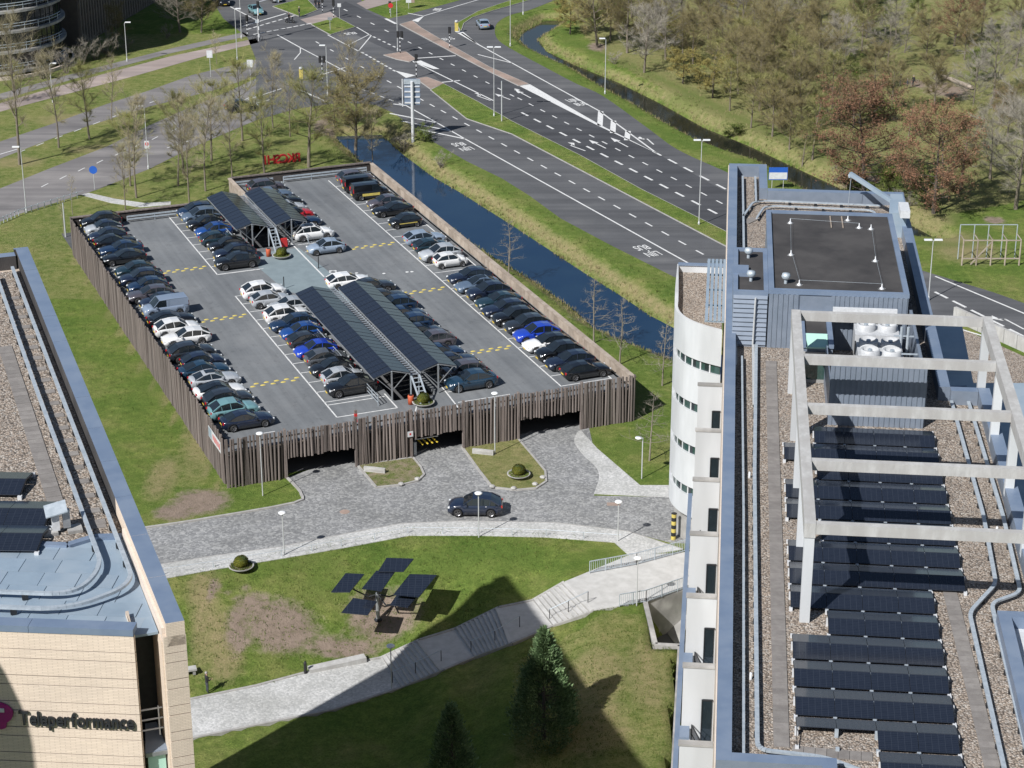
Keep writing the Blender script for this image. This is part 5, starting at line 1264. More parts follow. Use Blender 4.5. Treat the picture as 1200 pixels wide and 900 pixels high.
def disc(pts, y0, y1, m, nm, par):
    """extrude an outline in the wall plane"""
    mb = MB(); ex_ = Vector((math.cos(angF),math.sin(angF),0)); nn = Vector((fn.x,fn.y,0))
    f_ = [ex_*px_+Vector((0,0,pz))+nn*y0 for px_,pz in pts]; g_ = [ex_*px_+Vector((0,0,pz))+nn*y1 for px_,pz in pts]; n_ = len(pts)
    mb.add(f_+g_,[(i,(i+1)%n_,n_+(i+1)%n_,n_+i) for i in range(n_)]+[tuple(range(n_-1,-1,-1)),tuple(range(n_,2*n_))]); return mb.build(nm,m,par)
disc([(.72*math.cos(t)*(1 if math.cos(t) > 0 else 1.2)-.1,.47*math.sin(t)+.03) for t in [2*math.pi*k/28 for k in range(28)]],-.1,.06,M['magenta'],'bubble',em)
disc([(-.25,-.3),(.35,-.35),(.30,-.58),(.1,-.66),(-.1,-.5)],-.1,.055,M['magenta'],'tail',em)
disc([(-.36,.30),(.32,.30),(.32,.14),(.08,.14),(.08,-.36),(-.10,-.36),(-.10,.14),(-.36,.14)],.0,.10,M['white_metal'],'letter',em)
# round stair tower of the same block, left of the picture, whose shade falls on the brick wall
rt = link('round_tower', None, lb)
sd_ = Vector((math.cos(rad(SHADOW_AZ)),math.sin(rad(SHADOW_AZ)))); tl_ = math.tan(rad(SUN_EL))
edge_w = LWd(*FWp(4.25),31); RTr = 4.6
perp = Vector((-sd_.y,sd_.x)); dist_ = 17.0
cw = Vector((edge_w.x,edge_w.y))-sd_*dist_+perp*RTr
cl_ = LMt.inverted() @ Vector((cw.x,cw.y,0)); ztd = 31.4+dist_*tl_
prof = [(RTr,0),(RTr,ztd)]+[(RTr*math.cos(a),ztd+RTr*.95*math.sin(a)) for a in [math.pi/2*k/8 for k in range(1,9)]]
MB().lathe(prof,40,(cl_.x,cl_.y,0)).build('tower_shell',M['brick_beige'],rt,True)

# ============================================================ round glass office, top left
gb = thing('round_office','round dark glass office with pale ledges and railings at top left','building',(-79.6,311,0),0)
for k in range(7):
    z0_ = .6+k*3.0
    MB().lathe([(11.0,z0_+.45),(11.0,z0_+3.0)],56).build('glass_band',M['glass_dark'],gb)
    MB().lathe([(11.0,z0_),(11.7,z0_),(11.7,z0_+.36),(11.0,z0_+.4)],56).build('ledge',M['concrete'],gb)
    r_ = MB()
    for zz in (1.05,1.45):
        pts = [(11.6*math.cos(rad(a_)),11.6*math.sin(rad(a_)),z0_+zz) for a_ in range(-120,0,6)]; r_.path(pts,.05,4)
    for a_ in range(-120,0,12): r_.tube((11.6*math.cos(rad(a_)),11.6*math.sin(rad(a_)),z0_+.4),(11.6*math.cos(rad(a_)),11.6*math.sin(rad(a_)),z0_+1.45),.05,n=4)
    r_.build('railing',M['galv'],gb)
    mu = MB()
    for a_ in range(-180,60,6): mu.box(11.03*math.cos(rad(a_))-.04,11.03*math.cos(rad(a_))+.04,11.03*math.sin(rad(a_))-.04,11.03*math.sin(rad(a_))+.04,z0_+.45,z0_+3)
    mu.build('mullion',M['dark_metal'],gb)
MB().lathe([(0,21.6),(12.1,21.6)],40).build('roof',M['bitumen'],gb)
MB().lathe([(12.6,0),(12.6,.5),(12.3,.5)],56).build('plinth',M['pale_stone'],gb)
wg = thing('office_wing','brown office wing with closely spaced vertical fins at top left','building',(-67.6,321,0),rad(79))
MB().box(0,60,.25,24,0,22).build('wall',mat('wing_wall',(.16,.13,.105),(.13,.105,.085),1,.8),wg)
fm = MB().box(-.18,.18,-.02,.24,.3,22).mesh('fin',mat('wing_fin',(.25,.205,.165),(.21,.17,.14),1,.8))
wm = MB().box(-.26,.26,.0,.06,0,1.7).mesh('window',M['glass_dark'])
for k in range(54):
    link('fin',fm,wg,(.6+k*1.1,0,0))
    for fl_ in range(6): link('window',wm,wg,(1.15+k*1.1,.19,1.2+fl_*3.4))
# ============================================================ street furniture
def lamp(u, v, vt, label, arms=1, side=1, z0=None, r=.07, group='street lamps'):
    p = G(u,v) if z0 is None else P(u,v,z0); h = hgt(u,v,vt,p.z)
    t = thing('street_lamp', label, 'street lamp', tuple(p), 0, group)
    MB().tube((0,0,-.1),(0,0,h-.1),r,r*.6,8).build('pole', M['pole'], t); MB().lathe([(r*1.8,0),(r*1.8,.35),(r,.5)],8).build('base', M['pole'], t)
    hs = [side] if arms == 1 else [-1,1]
    for s in hs:
        MB().tube((0,0,h-.15),(s*.25,0,h-.03),.035,n=6).build('arm', M['pole'], t)
        MB().prism([(s*.12,-.16),(s*.95,-.16),(s*.95,.16),(s*.12,.16)],h-.06,h+.06).build('lamp_head', M['lamp_glass'], t)
    return t
def lantern(u, v, vt, label, z0=None):
    p = G(u,v) if z0 is None else P(u,v,z0); h = hgt(u,v,vt,p.z)
    t = thing('lamp_post', label, 'lamp post', tuple(p), 0, 'low lamp posts with disc heads')
    MB().tube((0,0,-.1),(0,0,h-.15),.05,.04,8).build('pole', M['pole'], t); MB().lathe([(.06,h-.25),(.10,h-.15),(.30,h-.12),(.32,h-.04),(.2,h+.02),(0,h+.04)],14).build('lamp_head', M['lamp_glass'], t, True)
for a in [(561,629,577,'disc-headed lamp post in front of the lone dark blue SUV',0.05),(333,650,600,'disc-headed lamp post on the pavement left of the solar tree',0.05),(724,634,587,'disc-headed lamp post at the plaza corner by the railings',.05),(746,710,653,'disc-headed lamp post at the foot of the plaza railing',None),
          (459,808,756,'disc-headed lamp post beside the foot of the steps',None),(308,581,507,'disc-headed lamp post before the left end of the timber wall',None),(580,532,460,'disc-headed lamp post before the timber wall above the triangular lawn',.11),(218,873,0,'',None)]:
    if a[2]: lantern(a[0],a[1],a[2],a[3],a[4])
p = G(752,561); t = thing('lamp_post','thin lamp post with one arm on the lawn beside the white tower','lamp post',tuple(p),0); h = hgt(752,561,513)
MB().tube((0,0,0),(0,0,h),.05,.045,8).build('pole',M['pole'],t); MB().lathe([(.0,h+.08),(.3,h+.04),(.3,h-.04),(0,h-.1)],12,(-.35,0,0)).build('lamp_head',M['lamp_glass'],t,True); MB().tube((0,0,h-.05),(-.3,0,h),.03,n=6).build('arm',M['pole'],t)
for a in [(819,264,164,'twin-headed street lamp in the grass median left of the office block',2,1),(709,110,45,'street lamp on the verge between slip lane and ditch',1,-1),(579,137,55,'twin-headed street lamp at the front end of the grass median',2,1),(598,54,-10,'tall street lamp where the slip road bends',1,1),(613,17,-15,'street lamp at the top edge right of the slip road',1,1),
          (1088,352,281,'twin-headed street lamp beside the far right road',2,1),(466,60,-20,'tall street lamp behind the traffic lights on the island',1,1),(149,72,26,'street lamp beside the pavement near the round office',1,1),(62,120,74,'street lamp between two bare trees at far left',1,1),(31,249,172,'street lamp on the lower left verge',1,-1),(174,198,124,'street lamp among the bare trees by the left road',1,-1),(384,112,53,'short street lamp left of the junction',1,-1),(278,70,10,'slim street lamp near the top left junction',1,1),(283,45,-10,'slim pole at the top left stop line',1,1)]: lamp(*a)
for u,v,vt,lb in ((588,143,95,'plain grey post beside the median street lamp'),(77,278,238,'short bare timber stake beside the left wall corner')):
    p = G(u,v); h = hgt(u,v,vt); t = thing('post',lb,'post',tuple(p),0); MB().tube((0,0,0),(0,0,h),.09,.07,8).build('shaft',M['pole'],t); MB().lathe([(0,h+.04),(.08,h),(.08,h-.05)],8).build('cap',M['galv'],t)
# gantry direction sign seen from behind
p = G(484,166); h = hgt(484,166,98); s_ = h/7.0
t = thing('direction_sign','large road direction sign on a white pole, seen from behind','road sign',tuple(p),0)
MB().tube((0,0,-1.0),(0,0,h+.3),.22,.2,10).build('pole',M['white_metal'],t)
MB().box(-1.05,1.05,.22,.30,h-2.9,h+.6).build('board',M['blue_metal'],t); MB().box(-1.1,1.1,.1,.2,h-.1,h+.55).build('frame',M['galv'],t)
for z in (-2.7,-1.9,-1.2,-.5): MB().box(-1.0,1.0,.12,.21,h+z,h+z+.18).build('bracket',M['white_metal'],t)
MB().box(-1.35,-1.22,.1,.25,h-3.1,h+.6).build('bracket',M['white_metal'],t)
# traffic lights
def tlight(u, v, vt, label, heads=1, striped=True):
    p = P(u,v,.13); h = hgt(u,v,vt,.13); t = thing('traffic_light',label,'traffic light',tuple(p),0,'traffic lights at the junction')
    for k in range(8): MB().lathe([(.08,h*.75*k/8),(.08,h*.75*(k+1)/8)],8).build('pole_band',M['white_metal'] if k % 2 else M['black'],t)
    for i in range(heads):
        x = (i-(heads-1)/2)*.55
        MB().box(x-.15,x+.15,-.13,.12,h-.95,h).build('signal_head',M['black'],t); MB().box(x-.22,x+.22,.121,.15,h-1.0,h+.05).build('backing_board',M['black'],t)
        for k,mm in enumerate(('red','yellow','glass_green')): MB().lathe([(0,.0),(.1,.0)],8,(x,.155,h-.2-k*.34),axis='y').build('lens',M[mm],t)
for a in [(488,90,64,'traffic light on the striped pole at the median nose'),(469,62,37,'pair of traffic lights on the pale triangular island',2),(527,56,32,'traffic light on the tan island by the slip road'),(378,95,66,'pair of traffic lights left of the junction behind bare trees',2),(290,42,18,'traffic light at the near left corner of the crossing'),(304,48,2,'traffic light under the signal gantry'),(457,16,2,'traffic light on the grass near the top edge'),(391,20,0,'traffic light beside the cycle crossing island'),(378,14,-4,'traffic light left of the cycle crossing island')]: tlight(*a)
p = P(304,48,0); t = thing('signal_gantry','white signal gantry arm over the top left approach lanes','gantry',tuple(p),0); q = P(355,35,0)-p; h = hgt(304,48,3)
MB().tube((0,0,0),(0,0,h),.16,.13,8).build('pole',M['white_metal'],t); MB().tube((0,0,h),(q.x,q.y,h+.5),.11,.09,8).build('arm',M['white_metal'],t)
for k in (.45,.85): MB().box(q.x*k-.2,q.x*k+.2,q.y*k-.15,q.y*k+.15,h-.7,h+.9).build('signal_head',M['galv'],t)
# small signs
def sign(u,v,vt,label,wd,hh,m,two=0):
    p = G(u,v); h = hgt(u,v,vt,p.z); t = thing('road_sign',label,'road sign',tuple(p),0)
    for x in ((0,) if not two else (-two,two)): MB().tube((x,0,0),(x,0,h),.04,.04,6).build('post',M['pole'],t)
    MB().box(-wd/2,wd/2,-.06,-.02,h-hh,h).build('board',M[m],t); return t,h
t,h = sign(911,222,196,'blue and white city sign behind the office block',2.3,1.6,'blue_sign',.7); MB().box(-1.1,1.1,-.065,-.061,h-1.5,h-.65).build('text_panel',M['white_metal'],t)
t,h = sign(111,222,198,'round blue sign beside the left road',.1,.1,'blue_sign'); MB().lathe([(0,-.05),(.5,-.05),(.5,-.01)],16,(0,-.03,h-.1),axis='y').build('disc',M['blue_sign'],t)
t,h = sign(174,196,165,'small white sign with red ring by the left road',.6,1.0,'white_metal'); MB().lathe([(.12,-.07),(.24,-.07),(.24,-.05)],12,(0,0,h-.4),axis='y').build('ring',M['red'],t)
sign(247,90,59,'white sign panel facing the left carriageway',.85,1.1,'white_metal'); sign(294,100,70,'white sign panel right of the other one, by the trees',.85,1.1,'white_metal')
for u,v,lb in ((535,38,'yellow chevron keep-right sign at the grass nose of the slip road'),(353,94,'yellow keep-right sign behind the bare trees')):
    p = P(u,v,.1); t = thing('keep_right_sign',lb,'road sign',tuple(p),0); MB().box(-.28,.28,-.08,.08,.2,1.7).build('body',M['yellow'],t); MB().lathe([(0,2.0),(.25,1.95),(.25,1.7)],8).build('cap',M['white_metal'],t)
t,h = sign(458,20,5,'red and white round sign on a striped post near the top edge',.1,.1,'red'); MB().lathe([(0,-.05),(.42,-.05),(.42,-.01)],12,(0,-.03,h-.2),axis='y').build('disc',M['red'],t)
sign(387,36,20,'grey square sign on the small grass island',.7,.5,'grey_metal'); sign(302,44,23,'round grey-green sign at the verge left of the crossing',.55,.55,'galv'); sign(398,22,4,'triangular warning sign by the cycle crossing',.6,.6,'white_metal')
t,h = sign(479,10,-12,'white and brown information panel on the grass at top edge',.9,2.2,'white_metal'); MB().box(.46,1.0,-.05,-.01,h-2.2,h).build('panel',M['brick_red'],t)
# goal-like frame on the lawn at far right
p = P(1127,311); t = thing('climbing_frame','pale timber climbing frame on the lawn at far right','frame',tuple(p),0)
ex_ = P(1194,311)-p; ex_.z = 0; L = ex_.length; an_ = math.atan2(ex_.y,ex_.x); t.rotation_euler = (0,0,an_)
for k in range(5): MB().tube((L*k/4,0,0),(L*k/4,0,3.0),.09,.08,6).build('post',M['timber_pale'],t); MB().tube((L*k/4,2.2,0),(L*k/4,2.2,4.0),.06,.06,6).build('rear_post',M['galv'],t)
for z in (.8,2.9): MB().beam((0,0,z),(L,0,z),.12).build('rail',M['timber_pale'],t)
MB().beam((0,2.2,4.0),(L,2.2,4.0),.08).build('top_bar',M['galv'],t); MB().beam((.15*L,0,.1),(.5*L,0,2.8),.12).build('brace',M['timber_pale'],t)
for k in range(5): MB().beam((L*k/4,0,2.95),(L*k/4,2.2,2.95),.08).build('cross_bar',M['timber_pale'],t)
# red letters on the lawn behind the deck, seen from the back
p = G(308,193); q = G(352,189); d = q-p; t = thing('letter_sign','row of red freestanding letters on the grass behind the parking deck','sign',tuple(p),math.atan2(d.y,d.x)); Lw = d.length
for i,ch in enumerate('IHSCKR'):
    me_ = text_mesh(ch,1.55,.15,M['red'],.04); xs_ = [v.co.x for v in me_.vertices]; mx = (min(xs_)+max(xs_))/2
    o = link('letter',me_,t,(Lw*(i+.4)/6+mx,0,.05)); o.rotation_euler = (rad(90),0,rad(0)); o.scale = (-1,1,1)
# banner on the plank wall
t = thing('banner','small red, white and pale blue banner on the plank wall near its front corner','banner',tuple(DW(-.14,2.35,3.2)),DANG)
MB().box(-.03,0,-2.0,2.0,-.45,.55).build('cloth',M['white_metal'],t); MB().box(-.034,-.0305,.9,1.95,-.4,.5).build('blue_field',M['blue_sheet'],t)
for k in range(6): MB().box(-.034,-.0305,-1.8+k*.42,-1.55+k*.42,-.25+.05*(k%2),.32).build('red_mark',M['red'],t)
# concrete name stones on the lawns
def stone(u,v,label,z):
    p = P(u,v,z); t = thing('name_stone',label,'stone',tuple(p),rad(-14)); MB().box(-.95,.95,-.12,.14,0,.42).build('block',M['concrete_beam'],t); MB().box(-.8,.8,-.135,-.121,.12,.3).build('inscription',M['concrete'],t)
stone(439,553,'low concrete name stone on the bare island by the left drive-in',.11); stone(566,532,'low concrete name stone on the lawn near the lamp post',.11)
for i,(u,v) in enumerate(((577,571),(602,573),(627,568),(636,560),(489,562),(470,568))):
    t = thing('boulder','pale edge boulder %s'%['at the left corner of the triangular lawn','at the front of the triangular lawn','right of the planter on the triangular lawn','at the right tip of the triangular lawn','at the right end of the bare island','at the front of the bare island'][i],'stone',tuple(P(u,v,.1)),i); MB().lathe([(.24,0),(.27,.1),(.17,.2),(0,.23)],6).build('stone',M['concrete'],t)
# gate boom stripes and sign in the middle drive-in
t = thing('barrier_gate','white and yellow striped barrier folded inside the middle drive-in','gate',tuple(DW(16.9,-.55,0)),DANG)
for k in range(4): MB().beam((.5+k*.45,.6,1.2),(.8+k*.45,0,.9),.12,.06).build('stripe',M['plate'],t)
MB().beam((.2,.6,1.25),(2.4,.6,1.25),.08).build('boom',M['white_metal'],t); MB().box(-.1,.15,-.1,.15,0,1.3).build('stand',M['grey_metal'],t)
t = thing('entry_sign','small white sign with red symbol on the pole left of the middle drive-in','sign',tuple(DW(16.35,FB-.2,2.1)),DANG); MB().box(-.25,.25,-.02,.02,0,.5).build('board',M['white_metal'],t); MB().box(-.08,.08,-.025,-.0205,.15,.35).build('symbol',M['red'],t)
t = thing('warning_post','red and white post on top of the timber front wall','post',tuple(DW(11.5,FB,4.2)),DANG); 
for k in range(4): MB().box(-.12,.12,-.1,.1,k*.28,(k+1)*.28).build('band',M['red'] if k % 2 == 0 else M['timber'],t)
# railings by the plaza and the steps
def railing(pts, label, bars=True, h=1.05, step=.16):
    p0 = Vector(pts[0]); t = thing('railing',label,'railing',tuple(p0),0)
    for a,b in zip(pts,pts[1:]):
        a = Vector(a)-p0; b = Vector(b)-p0; L = (b-a).length
        MB().beam(a+Vector((0,0,h)),b+Vector((0,0,h)),.06).build('top_rail',M['galv'],t); MB().beam(a+Vector((0,0,.12)),b+Vector((0,0,.12)),.05).build('bottom_rail',M['galv'],t)
        n_ = int(L/1.8)+1
        for k in range(n_+1): c = a.lerp(b,k/n_); MB().beam(c,c+Vector((0,0,h)),.06).build('post',M['galv'],t)
        if bars:
            me_ = MB().box(-.014,.014,-.014,.014,.12,h).mesh('bar',M['galv'])
            for k in range(1,int(L/step)): c = a.lerp(b,k*step/L); link('bar',me_,t,tuple(c))
railing([P(691,672,.05),P(746,662,.05),P(809,645,.05)],'tall barred railing between lawn and plaza')
railing([P(726,711,.05),P(757,706,.05),P(812,687,.05)],'barred railing guarding the basement pit')
def handrail(pts,label):
    p0 = Vector(pts[0]); t = thing('handrail',label,'handrail',tuple(p0),0); q = [Vector(x)-p0 for x in pts]
    for c in q: MB().tube(c,c+Vector((0,0,.95)),.03,n=6).build('post',M['dark_metal'],t)
    for a,b in zip(q,q[1:]): MB().tube(a+Vector((0,0,.95)),b+Vector((0,0,.95)),.03,n=6).build('rail',M['galv'],t)
handrail([P(644,727,-1.1),P(666,717,-.4),P(689,706,.06)],'steel handrail in the middle of the top flight of steps')
handrail([P(552,764,-2.4),P(580,752,-1.6),P(609,735,-1.1)],'steel handrail in the middle of the middle flight of steps')
handrail([P(460,800,-3.6),P(487,789,-2.9),P(517,775,-2.4)],'steel handrail in the middle of the lowest flight of steps')
# low wire fence along the pavement
t = thing('wire_fence','low thin rail fence along the lawn side of the pavement','fence',(0,0,0))
fp = [P(u,v,.05) for u,v in [(190,674),(250,665),(330,652),(400,640),(478,625),(560,626),(640,628),(728,634)]]
for a,b in zip(fp,fp[1:]):
    L = (b-a).length; n_ = max(1,int(L/2.4))
    for k in range(n_): c = a.lerp(b,k/n_); MB().box(c.x-.025,c.x+.025,c.y-.025,c.y+.025,0,.62).build('post',M['galv'],t)
    MB().tube(a+Vector((0,0,.55)),b+Vector((0,0,.55)),.018,n=4).build('rail',M['galv'],t)
t = thing('wire_fence','low rail fence along the lower left road verge','fence',(0,0,0))
fp = [P(u,v,0) for u,v in [(0,263),(22,253),(60,241),(98,230)]]
for a,b in zip(fp,fp[1:]):
    for k in range(5): c = a.lerp(b,k/5); MB().box(c.x-.04,c.x+.04,c.y-.04,c.y+.04,0,.8).build('post',M['galv'],t)
    MB().tube(a+Vector((0,0,.7)),b+Vector((0,0,.7)),.035,n=4).build('rail',M['galv'],t)
# retaining walls round the basement pit
t = thing('retaining_wall','concrete retaining wall round the sunken basement yard','wall',(0,0,0))
rwp = [P(u,v,0) for u,v in ((756,706),(768,756),(797,757.5),(785,985))]
for a,b in zip(rwp,rwp[1:]): MB().beam((a.x,a.y,-1.68),(b.x,b.y,-1.68),.36,3.6).build('wall_panel',M['concrete'],t)
MB().beam((P(755,705).x,P(755,705).y,-1.75),(P(812,687).x,P(812,687).y,-1.75),.3,3.5).build('wall_panel',M['concrete'],t)
a,b = P(774,732,-3.3),P(798,706,-3.3); t2 = thing('ramp','pale concrete ramp in the basement yard','ramp',tuple(a),0); MB().prism([(0,0),((b-a).x,(b-a).y),((b-a).x+1.2,(b-a).y-1),(1.2,-4)],-.1,[.05,2.2,2.2,.05]).build('slope',M['concrete'],t2); MB().box(2.2,2.5,1.6,2.6,1.0,2.6).build('red_panel',M['red'],t2)
sheet('yard_floor',PIT,-3.32,M['asphalt'])
# edge wall of the lower path in shade
t = thing('path_wall','low concrete kerb wall at the upper edge of the lower path','wall',(0,0,0))
for (u0,v0),(u1,v1) in (((362,785),(428,771)),): a,b = P(u0,v0,-3.5),P(u1,v1,-3.4); MB().beam((a.x,a.y,-3.55),(b.x,b.y,-3.4),.7,.4).build('block',M['concrete_beam'],t)
t = thing('bollard','black bollard at the start of the lower path wall','bollard',tuple(G(358,789)),0); MB().lathe([(.12,0),(.12,.9),(.06,1.0),(0,1.0)],10).build('shaft',M['black'],t); MB().lathe([(.16,.1),(.16,0)],10).build('base',M['black'],t)
# seat slab poking out by the brick tower
p = G(221,790); t = thing('bench','pale slab bench on the grass beside the brick tower',  'bench', tuple(p), .3); MB().box(-.6,.6,-.3,.3,.35,.5).build('seat',M['concrete_beam'],t)
for x in (-.4,.4): MB().box(x-.1,x+.1,-.25,.25,0,.35).build('leg',M['concrete'],t)
# solar tree on the lawn
base = G(443,727); hs = 4.3
t = thing('solar_tree','solar tree with six dark panels on curved arms above the lawn','solar tree',tuple(base),0)
MB().tube((0,0,-.2),(0,0,2.4),.16,.13,12).build('trunk',M['grey_metal'],t); MB().lathe([(.3,0),(.3,.12),(.17,.2)],12).build('base',M['dark_metal'],t)
def at_z(u,v,z): return P(u,v,base.z+z)-base
pans = [([(405,672),(427,673),(410,694),(388,694)],3.4),([(441,669),(463,670),(447,693),(424,690)],3.9),([(453,654),(485,655),(473,670),(443,670)],4.25),([(480,673),(512,674),(491,700),(461,697)],3.5),([(414,701),(442,705),(431,721),(400,718)],2.8),([(470,690),(495,692),(478,712),(457,709)],2.9)]
for q,zz in pans:
    c = sum((at_z(u,v,zz) for u,v in q),Vector())/4
    mb = MB(); vs_ = [at_z(u,v,zz+((450+ (q[0][1]+q[2][1])/2-v-450))*.012) for u,v in q]
    mb.add([v_-Vector((0,0,.03)) for v_ in vs_]+[v_+Vector((0,0,.03)) for v_ in vs_],[(3,2,1,0),(4,5,6,7),(0,1,5,4),(1,2,6,5),(2,3,7,6),(3,0,4,7)]); mb.build('solar_panel',M['solar'],t)
    m_ = Vector((0,0,2.3)); pts = [m_,Vector((c.x*.3,c.y*.3,max(1.5,c.z-1.3))),Vector((c.x*.8,c.y*.8,c.z-.6)),c-Vector((0,0,.05))]
    MB().path(pts,.06,8).build('arm',M['dark_metal'],t)
# picnic things in the wood
p = P(1130,98); t = thing('log_bench','long pale log bench in the wood clearing','bench',tuple(P(1103,92)),0); d = P(1139,106)-P(1103,92); MB().tube((0,0,.45),(d.x,d.y,.45),.3,.3,8).build('log',M['timber_pale'],t)
for k in (.15,.85): MB().tube((d.x*k,d.y*k,0),(d.x*k,d.y*k,.3),.25,.25,8).build('support',M['timber'],t)
# ============================================================ people
def person(pos, rz, label, top='cloth_black', legs='cloth_grey', h=1.76, pose='stand', hairm='hair'):
    t = thing('person',label,'person',tuple(pos),rz); k = h/1.76
    v = {'pelvis':(0,0,.95),'belly':(0,.01,1.12),'chest':(0,.0,1.34),'neck':(0,.015,1.50),'head0':(0,.03,1.58),'head':(0,.035,1.68),'crown':(0,.02,1.75)}
    rr = {'pelvis':.155,'belly':.135,'chest':.165,'neck':.055,'head0':.075,'head':.10,'crown':.06}
    E_ = [('pelvis','belly'),('belly','chest'),('chest','neck'),('neck','head0'),('head0','head'),('head','crown')]
    for s,n_ in ((1,'l'),(-1,'r')):
        fx = .06*s if pose != 'walk' else .0
        hand = (.10*s,.32,1.12) if pose == 'phone' else (.26*s,.05,.86)
        el = (.25*s,.08,1.10); 
        v.update({n_+'sh':(.185*s,0,1.42),n_+'el':el,n_+'wr':hand,n_+'pa':(hand[0],hand[1]+.07,hand[2]-.02 if pose == 'phone' else hand[2]-.09)})
        st_ = (.18*s if pose == 'walk' else 0)
        v.update({n_+'hip':(.095*s,0,.88),n_+'kn':(.10*s,.03+st_*.5,.48),n_+'an':(.105*s,-.01+st_,.09),n_+'to':(.12*s,.15+st_,.05)})
        rr.update({n_+'sh':.075,n_+'el':.048,n_+'wr':.035,n_+'pa':.04,n_+'hip':.105,n_+'kn':.068,n_+'an':.048,n_+'to':.042})
        E_ += [('chest',n_+'sh'),(n_+'sh',n_+'el'),(n_+'el',n_+'wr'),(n_+'wr',n_+'pa'),('pelvis',n_+'hip'),(n_+'hip',n_+'kn'),(n_+'kn',n_+'an'),(n_+'an',n_+'to')]
    names = list(v); me_ = bpy.data.meshes.new('body'); me_.from_pydata([tuple(c*k for c in v[n_]) for n_ in names],[(names.index(a),names.index(b)) for a,b in E_],[])
    o = link('body',me_,None); md = o.modifiers.new('skin','SKIN'); md.use_smooth_shade = True
    for i,n_ in enumerate(names):
        sv = me_.skin_vertices[0].data[i]; r_ = rr[n_]*k; sv.radius = (r_*(1.15 if n_ in ('chest','pelvis') else 1),r_*(.75 if n_ in ('chest','pelvis','belly') else 1)); sv.use_root = (n_ == 'pelvis')
    o.modifiers.new('sub','SUBSURF').levels = 1; o.modifiers['sub'].render_levels = 1
    dg = bpy.context.evaluated_depsgraph_get(); nm_ = bpy.data.meshes.new_from_object(o.evaluated_get(dg)); bpy.data.objects.remove(o,do_unlink=True)
    nm_.materials.clear()
    for m_ in (M[top],M[legs],M['skin'],M['black']): nm_.materials.append(m_)
    for pl_ in nm_.polygons:
        c = pl_.center/k; pl_.use_smooth = True
        hand_ = (abs(c.x) > .2 and c.z < .88) if pose != 'phone' else (c.y > .26)
        pl_.material_index = 2 if (c.z > 1.51 or hand_) else (3 if c.z < .10 else (1 if c.z < .92 else 0))
    b_ = link('body',nm_,t)
    MB().lathe([(.0,1.80*k),(.075*k,1.775*k),(.108*k,1.71*k),(.105*k,1.66*k)],12,(0,-.0,0)).build('hair',M[hairm],t,True)
    f = MB(); f.box(-.012*k,.012*k,.125*k,.15*k,1.655*k,1.685*k); f.build('nose',M['skin'],t)
    for s in (-1,1): MB().box(s*.04*k-.012,s*.04*k+.012,.12*k,.135*k,1.685*k,1.70*k).build('eye',M['black'],t)
    fg = MB()
    for s,n_ in ((1,'l'),(-1,'r')):
        hp = Vector(v[n_+'pa'])*k
        for q in range(4): fg.tube(hp+Vector(((q-1.5)*.018,.01,0)),hp+Vector(((q-1.5)*.02,.03 if pose != 'phone' else .07,-.08 if pose != 'phone' else .0)),.009,.007,5)
        fg.tube(hp+Vector((-s*.03,.02,.02)),hp+Vector((-s*.05,.06,-.02)),.010,.008,5)
    fg.build('fingers',M['skin'],t)
    return t
person(G(243,812),rad(-60),'person in black jacket standing on grass beside the path, looking at hands',pose='phone')
person(P(351,20,.02),rad(120),'person in dark clothes waiting at the cycle crossing')
person(P(370,10,.02),rad(200),'person in black standing near the traffic light at top')
person(P(374,9,.02),rad(150),'person in grey standing beside the one in black at top',top='cloth_grey',legs='cloth_black')
person(P(1055,101),rad(40),'left person of two standing in the wood clearing',h=1.8); person(P(1070,102),rad(140),'right person of two standing in the wood clearing',legs='cloth_black',h=1.75)
person(P(1063,104),rad(100),'person in grey between two standing figures in the clearing',top='cloth_grey',h=1.5)
# scooter and rider crossing
p = P(340,27,.03); t = thing('scooter','dark scooter crossing the junction with a rider on it','scooter',tuple(p),rad(-20))
for x in (-.62,.62): w_ = MB().lathe([(.14,-.06),(.26,-.06),(.26,.06),(.14,.06)],14,(x,0,.26),axis='y').build('wheel',M['rubber'],t)
MB().prism([(-.75,-.16),(.2,-.16),(.2,.16),(-.75,.16)],.35,[.62,.5,.5,.62]).build('body',M['dark_metal'],t); MB().box(-.6,.0,-.15,.15,.66,.78).build('seat',M['black'],t); MB().beam((.3,0,.3),(.52,0,1.05),.22,.08).build('shield',M['dark_metal'],t); MB().beam((.5,-.32,1.08),(.5,.32,1.08),.04).build('handlebar',M['black'],t)
person(p+Vector((-.2,.05,.02)),rad(-110),'rider in dark clothes on the scooter in the crossing',h=1.7,pose='phone',hairm='black')
for u,v,lb in ((306,47,'bicycle standing by the left kerb of the crossing'),):
    p = P(u-4,v,.03); t = thing('bicycle',lb,'bicycle',tuple(p),rad(20))
    for x in (-.5,.5): MB().lathe([(.30,-.02),(.34,-.02),(.34,.02),(.30,.02)],18,(x,0,.34),axis='y').build('wheel',M['rubber'],t)
    f = MB(); f.beam((-.5,0,.34),(-.1,0,.85),.04); f.beam((-.1,0,.85),(.35,0,.85),.04); f.beam((.5,0,.34),(.35,0,1.0),.04); f.beam((-.05,0,.34),(.35,0,.85),.04); f.beam((-.5,0,.34),(-.05,0,.34),.03); f.build('frame',M['dark_metal'],t)
    MB().box(-.22,.02,-.06,.06,.92,.98).build('saddle',M['black'],t); MB().beam((.35,-.28,1.02),(.35,.28,1.02),.03).build('handlebar',M['galv'],t)
